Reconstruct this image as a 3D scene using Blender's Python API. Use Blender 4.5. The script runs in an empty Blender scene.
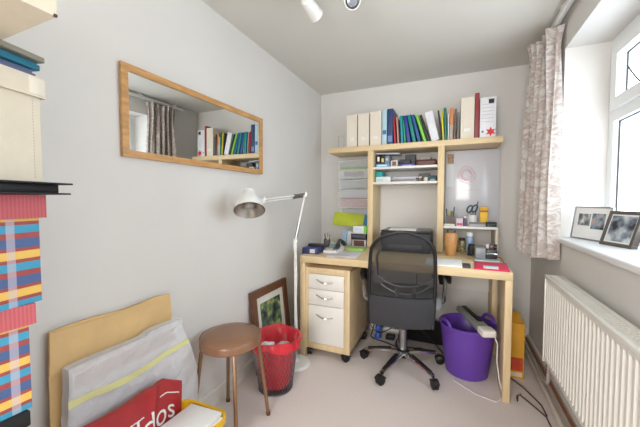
import bpy, bmesh, math, random
from mathutils import Vector, Matrix, Euler
random.seed(7)
PI = math.pi
R = math.radians
scene = bpy.context.scene
C = scene.collection

def lin(c):
    out = []
    for v in c[:3]:
        v /= 255.0
        out.append(v / 12.92 if v <= 0.04045 else ((v + 0.055) / 1.055) ** 2.4)
    return (*out, 1.0)

# ------------------------------------------------------------------ camera
cam_d = bpy.data.cameras.new('camera')
cam_d.sensor_fit = 'HORIZONTAL'
cam_d.sensor_width = 36.0
cam_d.lens = 36.0 * 304.84 / 640.0
cam_d.clip_start = 0.02
cam = bpy.data.objects.new('camera', cam_d)
C.objects.link(cam)
cam.location = (0, 0, 1.1384)
cam.rotation_euler = (R(90) - 0.0439, 0, 0.4122)
scene.camera = cam

# ------------------------------------------------------------------ sky, daylight, exposure
world = bpy.data.worlds.new('world')
scene.world = world
world.use_nodes = True
wb = world.node_tree.nodes['Background']
wb.inputs['Color'].default_value = (0.80, 0.91, 1.0, 1)
wb.inputs['Strength'].default_value = 5.0

def area_light(name, loc, rot, sx, sy, energy, color=(1, 1, 1), portal=False):
    d = bpy.data.lights.new(name, 'AREA')
    d.shape = 'RECTANGLE'
    d.size, d.size_y = sx, sy
    d.energy = energy
    d.color = color
    o = bpy.data.objects.new(name, d)
    C.objects.link(o)
    o.location = loc
    o.rotation_euler = rot
    if portal:
        d.cycles.is_portal = True
    return o

# the sky seen through the window, and an added fill light behind the camera
area_light('window_portal', (0.81, 1.215, 1.457), (0, R(90), 0), 1.05, 1.86, 1.0, portal=True)
area_light('rear_fill_light', (-0.35, -1.75, 1.35), (R(90), 0, 0), 1.1, 1.5, 58.0, (1.0, 0.985, 0.965))

scene.view_settings.view_transform = 'Standard'
scene.view_settings.look = 'None'
scene.view_settings.gamma = 1.0
scene.view_settings.use_curve_mapping = False
scene.view_settings.exposure = 0.29

# ------------------------------------------------------------------ materials
MATS = {}
def mat(name, col, rough=0.6, metal=0.0, noise=0.0, nscale=40.0, bump=0.0, bscale=200.0, spec=0.5,
        stretch=None, col2=None, trans=0.0, sheen=0.0):
    if name in MATS:
        return MATS[name]
    m = bpy.data.materials.new(name)
    m.use_nodes = True
    nt = m.node_tree
    b = nt.nodes['Principled BSDF']
    b.inputs['Base Color'].default_value = lin(col)
    b.inputs['Roughness'].default_value = rough
    b.inputs['Metallic'].default_value = metal
    b.inputs['Specular IOR Level'].default_value = spec
    if sheen:
        b.inputs['Sheen Weight'].default_value = sheen
    if noise or bump:
        tc = nt.nodes.new('ShaderNodeTexCoord')
        mp = nt.nodes.new('ShaderNodeMapping')
        if stretch:
            mp.inputs['Scale'].default_value = stretch
        nt.links.new(tc.outputs['Object'], mp.inputs['Vector'])
    if noise:
        n = nt.nodes.new('ShaderNodeTexNoise')
        n.inputs['Scale'].default_value = nscale
        n.inputs['Detail'].default_value = 4
        nt.links.new(mp.outputs[0], n.inputs['Vector'])
        mx = nt.nodes.new('ShaderNodeMix')
        mx.data_type = 'RGBA'
        a = lin(col)
        c2 = lin(col2) if col2 else tuple(max(0, x * (1 - noise)) for x in a[:3]) + (1,)
        mx.inputs[6].default_value = a
        mx.inputs[7].default_value = c2
        mr = nt.nodes.new('ShaderNodeMapRange')
        mr.inputs[1].default_value = 0.35
        mr.inputs[2].default_value = 0.65
        nt.links.new(n.outputs['Fac'], mr.inputs[0])
        nt.links.new(mr.outputs[0], mx.inputs[0])
        nt.links.new(mx.outputs[2], b.inputs['Base Color'])
    if bump:
        n2 = nt.nodes.new('ShaderNodeTexNoise')
        n2.inputs['Scale'].default_value = bscale
        n2.inputs['Detail'].default_value = 3
        nt.links.new(mp.outputs[0], n2.inputs['Vector'])
        bp = nt.nodes.new('ShaderNodeBump')
        bp.inputs['Strength'].default_value = bump
        bp.inputs['Distance'].default_value = 0.004
        nt.links.new(n2.outputs['Fac'], bp.inputs['Height'])
        nt.links.new(bp.outputs[0], b.inputs['Normal'])
    MATS[name] = m
    return m

def clear_mat(name, col, alpha, rough=0.15, gloss=0.08):
    """see-through plastic, glass or mesh: plain surface over straight transmission"""
    if name in MATS:
        return MATS[name]
    m = mat(name, col, rough)
    nt = m.node_tree
    out = nt.nodes['Material Output']
    b = nt.nodes['Principled BSDF']
    tr = nt.nodes.new('ShaderNodeBsdfTransparent')
    mx = nt.nodes.new('ShaderNodeMixShader')
    mx.inputs[0].default_value = alpha
    nt.links.new(tr.outputs[0], mx.inputs[1])
    nt.links.new(b.outputs[0], mx.inputs[2])
    nt.links.new(mx.outputs[0], out.inputs['Surface'])
    return m

def glass_mat(name):
    if name in MATS:
        return MATS[name]
    m = bpy.data.materials.new(name)
    m.use_nodes = True
    nt = m.node_tree
    nt.nodes.remove(nt.nodes['Principled BSDF'])
    out = nt.nodes['Material Output']
    tr = nt.nodes.new('ShaderNodeBsdfTransparent')
    gl = nt.nodes.new('ShaderNodeBsdfGlossy')
    gl.inputs['Roughness'].default_value = 0.0
    mx = nt.nodes.new('ShaderNodeMixShader')
    mx.inputs[0].default_value = 0.05
    nt.links.new(tr.outputs[0], mx.inputs[1])
    nt.links.new(gl.outputs[0], mx.inputs[2])
    nt.links.new(mx.outputs[0], out.inputs['Surface'])
    MATS[name] = m
    return m

M_wall = mat('wall_paint', (224, 221, 217), 0.9, noise=0.03, nscale=2.5, bump=0.08, bscale=60, spec=0.2)
M_ceil = mat('ceiling_paint', (222, 219, 212), 0.9, noise=0.03, nscale=2, bump=0.05, bscale=80, spec=0.2)
M_carpet = mat('carpet', (230, 218, 212), 0.95, noise=0.10, nscale=160, bump=0.5, bscale=420, spec=0.1, sheen=0.2)
M_trim = mat('gloss_trim_white', (228, 224, 215), 0.35, noise=0.03, nscale=6)
M_upvc = mat('upvc_white', (236, 238, 238), 0.3, noise=0.01, nscale=4)
M_gasket = mat('gasket_black', (40, 42, 44), 0.5)
M_birch = mat('birch_veneer', (226, 201, 158), 0.45, noise=0.10, nscale=9, stretch=(1, 6, 6), bump=0.02)
M_birchv = mat('birch_veneer_upright', (226, 201, 158), 0.45, noise=0.10, nscale=9, stretch=(6, 6, 1), bump=0.02)
M_white = mat('white_laminate', (232, 229, 222), 0.4, noise=0.02, nscale=10)
M_cream = mat('cream_card', (222, 212, 192), 0.7, noise=0.05, nscale=30, bump=0.05)
M_oak = mat('oak_frame', (212, 160, 100), 0.4, noise=0.25, nscale=12, stretch=(5, 1, 5))
M_black = mat('black_plastic', (28, 28, 30), 0.45, noise=0.15, nscale=60)
M_chrome = mat('chrome', (205, 205, 205), 0.15, metal=1.0)
M_steel = mat('brushed_steel', (170, 172, 175), 0.32, metal=1.0, noise=0.1, nscale=50)
M_lampw = mat('lamp_enamel', (232, 232, 228), 0.35, noise=0.01)
M_paper = mat('paper_white', (238, 238, 236), 0.8, noise=0.02, nscale=30)
M_glass = glass_mat('window_glass')

# ------------------------------------------------------------------ mesh helpers
ROOT = {}
def rotm(rot, loc=(0, 0, 0)):
    return Matrix.Translation(Vector(loc)) @ Euler(rot).to_matrix().to_4x4()

def bm_():
    return bmesh.new()

def merge(bm, b2, M=None):
    if M is not None:
        b2.transform(M)
    me = bpy.data.meshes.new('tmp')
    b2.to_mesh(me)
    b2.free()
    bm.from_mesh(me)
    bpy.data.meshes.remove(me)

def box(bm, c, s, bev=0.0, rot=(0, 0, 0), M=None, seg=2):
    b = bmesh.new()
    bmesh.ops.create_cube(b, size=1.0)
    b.transform(Matrix.Diagonal((s[0], s[1], s[2], 1)))
    if bev > 0:
        bev = min(bev, 0.45 * min(s))
        bmesh.ops.bevel(b, geom=list(b.edges), offset=bev, segments=seg, affect='EDGES', profile=0.5)
    T = rotm(rot, c)
    merge(bm, b, T if M is None else M @ T)
    return bm

def boxr(bm, x0, x1, y0, y1, z0, z1, bev=0.0, M=None, seg=2):
    return box(bm, ((x0 + x1) / 2, (y0 + y1) / 2, (z0 + z1) / 2), (abs(x1 - x0), abs(y1 - y0), abs(z1 - z0)), bev, M=M, seg=seg)

def frame_axes(d):
    d = d.normalized()
    up = Vector((0, 0, 1)) if abs(d.z) < 0.9 else Vector((1, 0, 0))
    x = d.cross(up).normalized()
    return x, x.cross(d).normalized()

def tube(bm, pts, r, n=8, M=None, cap=True, flat=None):
    """tube along points; r a number or one per point; flat squeezes the second axis"""
    pts = [Vector(p) for p in pts]
    if M is not None:
        pts = [M @ p for p in pts]
    rs = r if isinstance(r, (list, tuple)) else [r] * len(pts)
    rings = []
    px = None
    for i, p in enumerate(pts):
        d = (pts[min(i + 1, len(pts) - 1)] - pts[max(i - 1, 0)])
        if px is None:
            x, y = frame_axes(d)
        else:
            dn = d.normalized()
            x = (px - dn * px.dot(dn)).normalized()
            y = x.cross(dn).normalized()
        px = x
        k = 1.0 if flat is None else flat
        rings.append([bm.verts.new(p + x * math.cos(2 * PI * j / n) * rs[i] + y * math.sin(2 * PI * j / n) * rs[i] * k) for j in range(n)])
    for a, b in zip(rings, rings[1:]):
        for j in range(n):
            bm.faces.new((a[j], a[(j + 1) % n], b[(j + 1) % n], b[j]))
    if cap:
        bm.faces.new(rings[0][::-1])
        bm.faces.new(rings[-1])
    return bm

def lathe(bm, prof, n=32, M=None, closed=False):
    """profile of (radius, z) turned about z"""
    rings = []
    for rr, z in prof:
        if rr < 1e-6:
            v = Vector((0, 0, z))
            rings.append([bm.verts.new(M @ v if M else v)])
        else:
            ring = []
            for j in range(n):
                v = Vector((rr * math.cos(2 * PI * j / n), rr * math.sin(2 * PI * j / n), z))
                ring.append(bm.verts.new(M @ v if M else v))
            rings.append(ring)
    pairs = list(zip(rings, rings[1:]))
    if closed:
        pairs.append((rings[-1], rings[0]))
    for a, b in pairs:
        if len(a) == 1 and len(b) == 1:
            continue
        if len(a) == 1:
            for j in range(n):
                bm.faces.new((a[0], b[(j + 1) % n], b[j]))
        elif len(b) == 1:
            for j in range(n):
                bm.faces.new((a[j], a[(j + 1) % n], b[0]))
        else:
            for j in range(n):
                bm.faces.new((a[j], a[(j + 1) % n], b[(j + 1) % n], b[j]))
    return bm

def prism(bm, poly, axis, lo, hi, M=None):
    """polygon in the two other axes, extruded lo..hi along axis 'x','y' or 'z'"""
    def P(a, b, t):
        v = {'x': (t, a, b), 'y': (a, t, b), 'z': (a, b, t)}[axis]
        v = Vector(v)
        return M @ v if M else v
    A = [bm.verts.new(P(a, b, lo)) for a, b in poly]
    B = [bm.verts.new(P(a, b, hi)) for a, b in poly]
    n = len(poly)
    bm.faces.new(A[::-1])
    bm.faces.new(B)
    for i in range(n):
        bm.faces.new((A[i], A[(i + 1) % n], B[(i + 1) % n], B[i]))
    return bm

def grid(bm, f, nu, nv, M=None):
    """open surface f(u,v), u,v in 0..1"""
    V = []
    for i in range(nu + 1):
        row = []
        for j in range(nv + 1):
            p = Vector(f(i / nu, j / nv))
            row.append(bm.verts.new(M @ p if M else p))
        V.append(row)
    for i in range(nu):
        for j in range(nv):
            bm.faces.new((V[i][j], V[i + 1][j], V[i + 1][j + 1], V[i][j + 1]))
    return bm

def slab(bm, f, th, nu, nv, M=None):
    """closed sheet: f(u,v) gives the face, th(u,v) the offset vector of its back"""
    F, G = [], []
    for i in range(nu + 1):
        r1, r2 = [], []
        for j in range(nv + 1):
            p = Vector(f(i / nu, j / nv))
            q = p + Vector(th(i / nu, j / nv))
            r1.append(bm.verts.new(M @ p if M else p))
            r2.append(bm.verts.new(M @ q if M else q))
        F.append(r1)
        G.append(r2)
    for i in range(nu):
        for j in range(nv):
            bm.faces.new((F[i][j], F[i + 1][j], F[i + 1][j + 1], F[i][j + 1]))
            bm.faces.new((G[i][j], G[i][j + 1], G[i + 1][j + 1], G[i + 1][j]))
    for i in range(nu):
        bm.faces.new((F[i + 1][0], F[i][0], G[i][0], G[i + 1][0]))
        bm.faces.new((F[i][nv], F[i + 1][nv], G[i + 1][nv], G[i][nv]))
    for j in range(nv):
        bm.faces.new((F[0][j], F[0][j + 1], G[0][j + 1], G[0][j]))
        bm.faces.new((F[nu][j + 1], F[nu][j], G[nu][j], G[nu][j + 1]))
    return bm

def finish(name, bm, m, parent=None, label=None, smooth=35, kind=None):
    bmesh.ops.recalc_face_normals(bm, faces=list(bm.faces))
    if parent is not None:
        off = ROOT[parent.name]
    else:
        xs = [v.co for v in bm.verts]
        lo = Vector([min(c[i] for c in xs) for i in range(3)])
        hi = Vector([max(c[i] for c in xs) for i in range(3)])
        off = Vector(((lo.x + hi.x) / 2, (lo.y + hi.y) / 2, lo.z))
    bmesh.ops.translate(bm, verts=list(bm.verts), vec=-off)
    me = bpy.data.meshes.new(name)
    bm.to_mesh(me)
    bm.free()
    me.materials.append(m)
    if smooth:
        me.polygons.foreach_set('use_smooth', [True] * len(me.polygons))
        me.set_sharp_from_angle(angle=R(smooth))
    o = bpy.data.objects.new(name, me)
    C.objects.link(o)
    if parent is not None:
        o.parent = parent
    else:
        o.location = off
    ROOT[o.name] = off
    if label:
        o['label'] = label
    if kind:
        o['kind'] = kind
    return o

def tag(o, label, cat, group=None):
    o['label'] = label
    o['category'] = cat
    if group:
        o['group'] = group
    return o

def thing(name, label, cat, loc, group=None):
    o = bpy.data.objects.new(name, None)
    o.empty_display_size = 0.05
    C.objects.link(o)
    o.location = loc
    ROOT[o.name] = Vector(loc)
    return tag(o, label, cat, group)

def struct(name, bm, m, label=None, smooth=0):
    return finish(name, bm, m, kind='structure', label=label, smooth=smooth)

def B(*boxes, bev=0.0):
    bm = bmesh.new()
    for b in boxes:
        boxr(bm, *b, bev=bev)
    return bm

# ------------------------------------------------------------------ room shell
XL, XR, YB, YF, ZC = -1.211, 0.559, 2.802, -1.3, 2.17
YJ, YJ2, ZS, ZH, XW = 2.15, 0.28, 0.93, 1.985, 0.76     # window reveal
struct('floor', B((XL - .1, XR + .3, YF - 1.0, YB + .1, -.05, 0)), M_carpet, 'beige short pile carpet covering the whole floor')
struct('ceiling', B((XL - .1, XR + .3, YF - 1.0, YB + .1, ZC, ZC + .08)), M_ceil, 'plain off-white painted ceiling')
struct('wall_left', B((XL - .1, XL, YF - 1.0, YB + .1, 0, ZC)), M_wall, 'plain off-white wall carrying the long mirror')
struct('wall_back', B((XL, XR + .3, YB, YB + .1, 0, ZC)), M_wall, 'plain off-white wall behind the desk')
struct('wall_right', B((XR, XR + .24, YJ, YB, 0, ZC), (XR, XR + .24, YJ2, YJ, 0, ZS - .03), (XR, XR + .24, YJ2, YJ, ZH, ZC),
                       (XR, XR + .24, YF - 1.0, YJ2, 0, ZC)), M_wall, 'off-white wall with the deep window recess above the radiator')
struct('wall_front', B((XL, -.85, YF - .1, YF, 0, ZC), (.15, XR, YF - .1, YF, 0, ZC), (-.85, .15, YF - .1, YF, 2.0, ZC)), M_wall,
       'wall behind the camera with a doorway added for the fill light')  # opening added so the fill light reaches the room
struct('wall_hall', B((XL, XR, YF - 1.0, YF - .9, 0, ZC)), M_wall, 'hallway wall beyond the added doorway')

def skirting(name, prof_axis, a0, a1, fixed, sgn):
    bm = bmesh.new()
    pr = [(0, 0), (.014, 0), (.014, .075), (.009, .088), (0, .092)]
    poly = [(fixed + sgn * d, z) for d, z in pr]
    prism(bm, poly, prof_axis, a0, a1)
    struct(name, bm, M_trim)
skirting('baseboard_left', 'y', YF, YB, XL, 1)
skirting('baseboard_right', 'y', YF, YB, XR, -1)
def skirting_back():
    bm = bmesh.new()
    pr = [(0, 0), (.014, 0), (.014, .075), (.009, .088), (0, .092)]
    prism(bm, [(YB - d, z) for d, z in pr], 'x', XL + .014, XR - .014)
    struct('baseboard_back', bm, M_trim)
skirting_back()

# window: frame, opening top lights, fixed lower panes, sill
win = bpy.data.objects.new('window_1', None)
C.objects.link(win)
win.location = (XW, 1.2, ZS)
ROOT['window_1'] = Vector(win.location)
win['kind'] = 'structure'
win['label'] = 'white plastic framed window in a deep recess, top lights over fixed panes'
fx0, fx1 = XW, XW + .042
mull = [2.15, 1.21, .28]
bm = bmesh.new()
boxr(bm, fx0, fx1, YJ - .06, YJ, ZS, ZH)
boxr(bm, fx0, fx1, YJ2, YJ2 + .06, ZS, ZH)
boxr(bm, fx0, fx1, 1.18, 1.24, ZS, ZH)
for ya, yb in ((YJ2 + .06, 1.18), (1.24, YJ - .06)):
    boxr(bm, fx0, fx1, ya, yb, ZH - .06, ZH)
    boxr(bm, fx0, fx1, ya, yb, ZS, ZS + .06)
    boxr(bm, fx0, fx1, ya, yb, 1.55, 1.61)
finish('window_frame', bm, M_upvc, win)
for y0, y1 in ((1.24, YJ - .06), (YJ2 + .06, 1.18)):
    bm = bmesh.new()
    z0, z1, w = 1.605, ZH - .055, .055
    for b in ((y0 + w, y1 - w, z1 - w, z1), (y0 + w, y1 - w, z0, z0 + w), (y0 - .005, y0 + w, z0, z1), (y1 - w, y1 + .005, z0, z1)):
        boxr(bm, fx0 - .018, fx1 - .004, *b)
    s = finish('opening_light', bm, M_upvc, win)
    bm = bmesh.new()
    g = .006
    for b in ((y0 + w, y1 - w, z1 - w - g, z1 - w), (y0 + w, y1 - w, z0 + w, z0 + w + g), (y0 + w, y0 + w + g, z0 + w, z1 - w), (y1 - w - g, y1 - w, z0 + w, z1 - w)):
        boxr(bm, fx0 + .021, fx0 + .0255, *b)
    boxr(bm, fx0 - .003, fx0 + .001, y0 - .008, y1 + .008, z1 + .0, z1 + .003)
    boxr(bm, fx0 - .003, fx0 + .001, y1 + .005, y1 + .008, z0, z1)
    finish('gasket', bm, M_gasket, s)
    finish('pane', B((fx0 + .026, fx0 + .031, y0 + w, y1 - w, z0 + w, z1 - w)), M_glass, s, smooth=0)
    bm = bmesh.new()
    ym = (y0 + y1) / 2
    boxr(bm, fx0 - .030, fx0 - .018, ym - .06, ym + .06, z0 + .018, z0 + .036, .004)
    tube(bm, [(fx0 - .036, ym + .045, z0 + .027), (fx0 - .046, ym, z0 + .03), (fx0 - .05, ym - .06, z0 + .03)], .008)
    finish('window_handle', bm, M_white, s)
    bm = bmesh.new()
    for b in ((y0, y1, 1.544, 1.552), (y0, y1, ZS + .058, ZS + .066), (y0, y0 + .008, ZS + .06, 1.55), (y1 - .008, y1, ZS + .06, 1.55)):
        boxr(bm, fx0 + .021, fx0 + .0255, *b)
    finish('gasket', bm, M_gasket, win)
    finish('pane', B((fx0 + .026, fx0 + .031, y0, y1, ZS + .06, 1.55)), M_glass, win, smooth=0)
# the dangling cable behind the top light
bm = bmesh.new()
pts = []
for i in range(15):
    t = i / 14
    pts.append((XW + .012, 2.005 - .22 * t, 1.80 - .16 * math.sin(t * 1.5) + .0 * t))
tube(bm, pts, .0035, 6)
finish('stay_cord', bm, M_gasket, win)
bm = bmesh.new()
boxr(bm, XR - .022, XW + .005, YJ2 - .04, YJ + .0, ZS - .03, ZS, .008, seg=3)
finish('window_sill', bm, M_upvc, win)

# ------------------------------------------------------------------ mirror
mi = thing('wall_mirror', 'long rectangular wall mirror in a plain oak frame', 'mirror', (XL, 1.258, 1.314))
# it hangs a touch out of true on its cord: turned slightly and tipped forward
y0, y1, z0, z1, w = .797, 1.738, 1.312, 1.680, .028
bm = bmesh.new()
xa, xb = XL + .001, XL + .016
for poly in (((y0, z0), (y1, z0), (y1 - w, z0 + w), (y0 + w, z0 + w)), ((y0, z1), (y0 + w, z1 - w), (y1 - w, z1 - w), (y1, z1)),
             ((y0, z0), (y0 + w, z0 + w), (y0 + w, z1 - w), (y0, z1)), ((y1, z0), (y1, z1), (y1 - w, z1 - w), (y1 - w, z0 + w))):
    b = bmesh.new()
    prism(b, poly, 'x', xa, xb)
    merge(bm, b)
finish('frame', bm, M_oak, mi)
M_mirror = mat('mirror_silver', (228, 230, 228), 0.0, metal=1.0)
finish('mirror_glass', B((XL + .004, XL + .010, y0 + w - .004, y1 - w + .004, z0 + w - .004, z1 - w + .004)), M_mirror, mi, smooth=0)

mi.rotation_euler = (0, R(.45), R(-.85))
mi.location.x += .008

# ------------------------------------------------------------------ desk with hutch
DX0, DX1, DY0, DY1 = -1.008, .308, 1.942, 2.79
dk = thing('desk', 'birch veneer desk with panel legs standing against the back wall', 'desk', (-.35, 2.37, 0))
finish('desktop', B((DX0, DX1, DY0, DY1, .692, .74), bev=.003), M_birch, dk)
for x0, x1 in ((DX0, DX0 + .038), (DX1 - .036, DX1)):
    finish('leg', B((x0, x1, DY0 + .002, DY0 + .245, 0, .692), bev=.002), M_birchv, dk)
    finish('leg', B((x0, x1, DY1 - .25, DY1, 0, .692), bev=.002), M_birchv, dk)
finish('back_panel', B((DX0 + .038, DX1 - .036, DY1 - .03, DY1 - .012, .40, .692)), M_white, dk)

hu = thing('desk_hutch', 'birch shelf unit with two uprights standing on the desk', 'shelf unit', (-.35, 2.65, .74))
HY0, HY1 = 2.50, 2.797
finish('top_shelf', B((-1.012, .314, HY0, HY1, 1.548, 1.592), bev=.003), M_birch, hu)
for x0, x1 in ((-.660, -.615), (-.114, -.068)):
    finish('upright', B((x0, x1, HY0 + .002, HY1, .741, 1.548), bev=.002), M_birchv, hu)
for z in (1.405, 1.281):
    finish('shelf', B((-.615, -.114, HY0 + .01, HY1 - .01, z - .012, z + .006), bev=.002), M_white, hu)
finish('shelf', B((-.068, .300, HY0 + .01, HY1 - .01, .924, .942), bev=.002), M_white, hu)
finish('end_panel', B((.282, .300, HY0 + .01, HY1 - .01, .741, .924), bev=.002), M_cream, hu)
# whiteboard at the back of the right bay
wbd = thing('whiteboard', 'glossy whiteboard with a faint pink drawing above the pen shelf', 'whiteboard', (.13, 2.78, .945))
finish('board', B((-.064, .330, 2.776, 2.795, .945, 1.545), bev=.002), mat('board_gloss', (214, 215, 222), 0.12, noise=.02, nscale=3), wbd)
M_pink = mat('pink_marker', (222, 184, 194), 0.7)
bm = bmesh.new()
rnd = random.Random(3)
cx, cz = .095, 1.345
for k in range(7):
    rr = .065 * (.45 + .55 * rnd.random())
    ph = rnd.random() * 6
    pts = [(cx + rr * (1 + .12 * math.sin(3 * a + ph)) * math.cos(a), 2.7755, cz + rr * (1 + .1 * math.cos(2 * a + ph)) * math.sin(a)) for a in [i * 2 * PI / 26 for i in range(27)]]
    tube(bm, pts, .0012, 4)
for k in range(9):
    a = rnd.random() * 6.28
    tube(bm, [(cx + .02 * math.cos(a), 2.7755, cz + .02 * math.sin(a)), (cx + .055 * math.cos(a + .5), 2.7755, cz + .055 * math.sin(a + .5))], .0012, 4)
tube(bm, [(cx - .02, 2.7755, cz - .13), (cx + .03, 2.7755, cz - .12), (cx + .09, 2.7755, cz - .13)], .0010, 4)
finish('marker_drawing', bm, M_pink, wbd, label='faint round pink marker doodle')
o = finish('photo_print', B((-.050, -.002, 2.7735, 2.7755, 1.44, 1.52)), mat('photo_tan', (196, 158, 118), .5, noise=.6, nscale=45), None, smooth=0)
tag(o, 'small tan snapshot fixed at the top corner of the whiteboard', 'photo')
o = finish('paper_note', B((-.056, .0, 2.7735, 2.7755, 1.25, 1.435)), mat('note_paper', (224, 226, 232), .7, noise=.03), None, smooth=0)
tag(o, 'plain white paper strip fixed under the snapshot on the whiteboard', 'paper')

# ------------------------------------------------------------------ drawer pedestal on castors
pd = thing('drawer_unit', 'birch drawer unit on castors with three white drawers under the desk', 'drawer unit', (-.815, 2.2, 0))
px0, px1, py0, py1 = -.995, -.640, 1.972, 2.43
bm = bmesh.new()
boxr(bm, px0, px0 + .018, py0 + .018, py1, .062, .655, .001)
boxr(bm, px1 - .018, px1, py0 + .018, py1, .062, .655, .001)
boxr(bm, px0, px1, py0 + .018, py1, .637, .655, .001)
boxr(bm, px0, px1, py0 + .018, py1, .062, .080, .001)
boxr(bm, px0, px1, py1 - .01, py1, .062, .655)
boxr(bm, px0, px0 + .040, py0, py0 + .018, .062, .655, .001)
boxr(bm, px1 - .040, px1, py0, py0 + .018, .062, .655, .001)
boxr(bm, px0 + .04, px1 - .04, py0, py0 + .018, .612, .655, .001)
boxr(bm, px0 + .04, px1 - .04, py0, py0 + .018, .062, .104, .001)
finish('body', bm, M_birchv, pd)
for z0, z1 in ((.503, .609), (.386, .499), (.107, .382)):
    d = finish('drawer', B((px0 + .042, px1 - .042, py0 - .002, py0 + .30, z0, z1), bev=.0015), M_white, pd)
    bm = bmesh.new()
    zz = min(z1 - .045, (z0 + z1) / 2 + .05)
    if z1 - z0 > .2:
        zz = z1 - .07
    xm = (px0 + px1) / 2 - .01
    pts = []
    for i in range(13):
        t = i / 12
        pts.append((xm - .062 + .124 * t, py0 - .002 - .026 * math.sin(PI * t), zz + .006 * math.cos(PI * t) - .008 * math.sin(PI * t)))
    tube(bm, pts, .0045, 8)
    finish('handle', bm, M_chrome, d)

def castor(parent, x, y, ang, r=.024, root_z=0.0, up=.06):
    """twin wheels, fork hood and pin"""
    M = rotm((0, 0, ang), (x, y, root_z))
    bm = bmesh.new()
    for s in (-1, 1):
        Mw = M @ Matrix.Translation((s * .010, -.012, r)) @ Matrix.Rotation(R(90), 4, 'Y')
        lathe(bm, [(0, -.008), (r * .8, -.008), (r, -.005), (r, .005), (r * .8, .008), (0, .008)], 18, Mw)
    w = finish('castor', bm, M_black, parent)
    bm = bmesh.new()
    pts = [(0, -.012 + (r + .004) * math.cos(a), r + (r + .004) * math.sin(a)) for a in [R(20) + i * R(140) / 8 for i in range(9)]]
    b = bmesh.new()
    for p, q in zip(pts, pts[1:]):
        pp, qq = Vector(p), Vector(q)
        box(b, (pp + qq) / 2, (.036, (qq - pp).length * 1.15, .005), 0, (math.atan2((qq - pp).z, (qq - pp).y), 0, 0))
    merge(bm, b, M)
    tube(bm, [(0, .0, r * 1.2), (0, .0, up + .004)], .006, 8, M)
    finish('castor_hood', bm, M_black, w)
for x, y, a in ((px0 + .03, py0 + .04, .4), (px1 - .03, py0 + .035, -.7), (px0 + .03, py1 - .04, .8), (px1 - .03, py1 - .04, 1.8)):
    castor(pd, x, y, a, r=.026, up=.062)

# ------------------------------------------------------------------ office chair
CX, CY, CA = -.297, 2.085, R(12)
ch = thing('office_chair', 'black mesh-back office chair on a five-star chrome base at the desk', 'chair', (CX, CY, 0))
MC = rotm((0, 0, CA), (CX, CY, 0))
M_cmesh = clear_mat('chair_mesh', (40, 40, 44), .43, .6)
M_cpad = mat('chair_pad', (58, 58, 62), .8, noise=.2, nscale=200, bump=.2, bscale=500)
star = [178, 250, 322, 34, 106]
for a in star:
    ar = R(a)
    d = Vector((math.cos(ar), math.sin(ar), 0))
    p = [Vector((CX, CY, 0)) + d * t + Vector((0, 0, z)) for t, z in ((.02, .108), (.08, .106), (.16, .094), (.24, .078), (.262, .072))]
    bm = bmesh.new()
    tube(bm, p, [.028, .026, .021, .017, .015], 10, flat=.65)
    lg = finish('base_leg', bm, M_chrome, ch)
    bm = bmesh.new()
    tube(bm, [q + Vector((0, 0, .011)) for q in p[1:4]], [.016, .014, .011], 8, flat=.7)
    finish('step_pad', bm, M_black, lg)
    castor(ch, CX + d.x * .262, CY + d.y * .262, ar + 1.2, r=.028, up=.066)
bm = bmesh.new()
lathe(bm, [(0, .082), (.04, .082), (.044, .10), (.040, .125), (.030, .13), (0, .13)], 24, MC)
finish('hub', bm, M_black, ch)
bm = bmesh.new()
lathe(bm, [(0, .12), (.026, .12), (.026, .27), (.016, .272), (.016, .40), (0, .40)], 20, MC)
finish('gas_column', bm, M_steel, ch)
bm = bmesh.new()
boxr(bm, -.09, .09, -.10, .12, .385, .425, .012, M=MC)
tube(bm, [(.06, .02, .40), (.17, .03, .395), (.215, .03, .40)], .006, 8, MC)
finish('tilt_mechanism', bm, M_black, ch)
# seat
bm = bmesh.new()
def seat_f(u, v):
    a = 2 * PI * u
    n = 4.0
    c, s = math.cos(a), math.sin(a)
    rr = (abs(c) ** n + abs(s) ** n) ** (-1 / n)
    return rr * c, rr * s
rings = []
for k, (sc, z) in enumerate(((.0, .425), (.9, .425), (.98, .44), (1.0, .465), (.98, .492), (.92, .508), (.6, .513), (0, .510))):
    if sc == 0:
        rings.append([bm.verts.new(MC @ Vector((0, .075, z)))])
    else:
        rings.append([bm.verts.new(MC @ Vector((.245 * sc * seat_f(i / 40, 0)[0], .075 + .205 * sc * seat_f(i / 40, 0)[1], z))) for i in range(40)])
for a, b in zip(rings, rings[1:]):
    if len(a) == 1:
        for i in range(40):
            bm.faces.new((a[0], b[(i + 1) % 40], b[i]))
    elif len(b) == 1:
        for i in range(40):
            bm.faces.new((a[i], a[(i + 1) % 40], b[0]))
    else:
        for i in range(40):
            bm.faces.new((a[i], a[(i + 1) % 40], b[(i + 1) % 40], b[i]))
finish('seat', bm, mat('seat_fabric', (168, 172, 176), .85, noise=.08, nscale=60), ch, label='pale grey padded seat')
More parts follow.
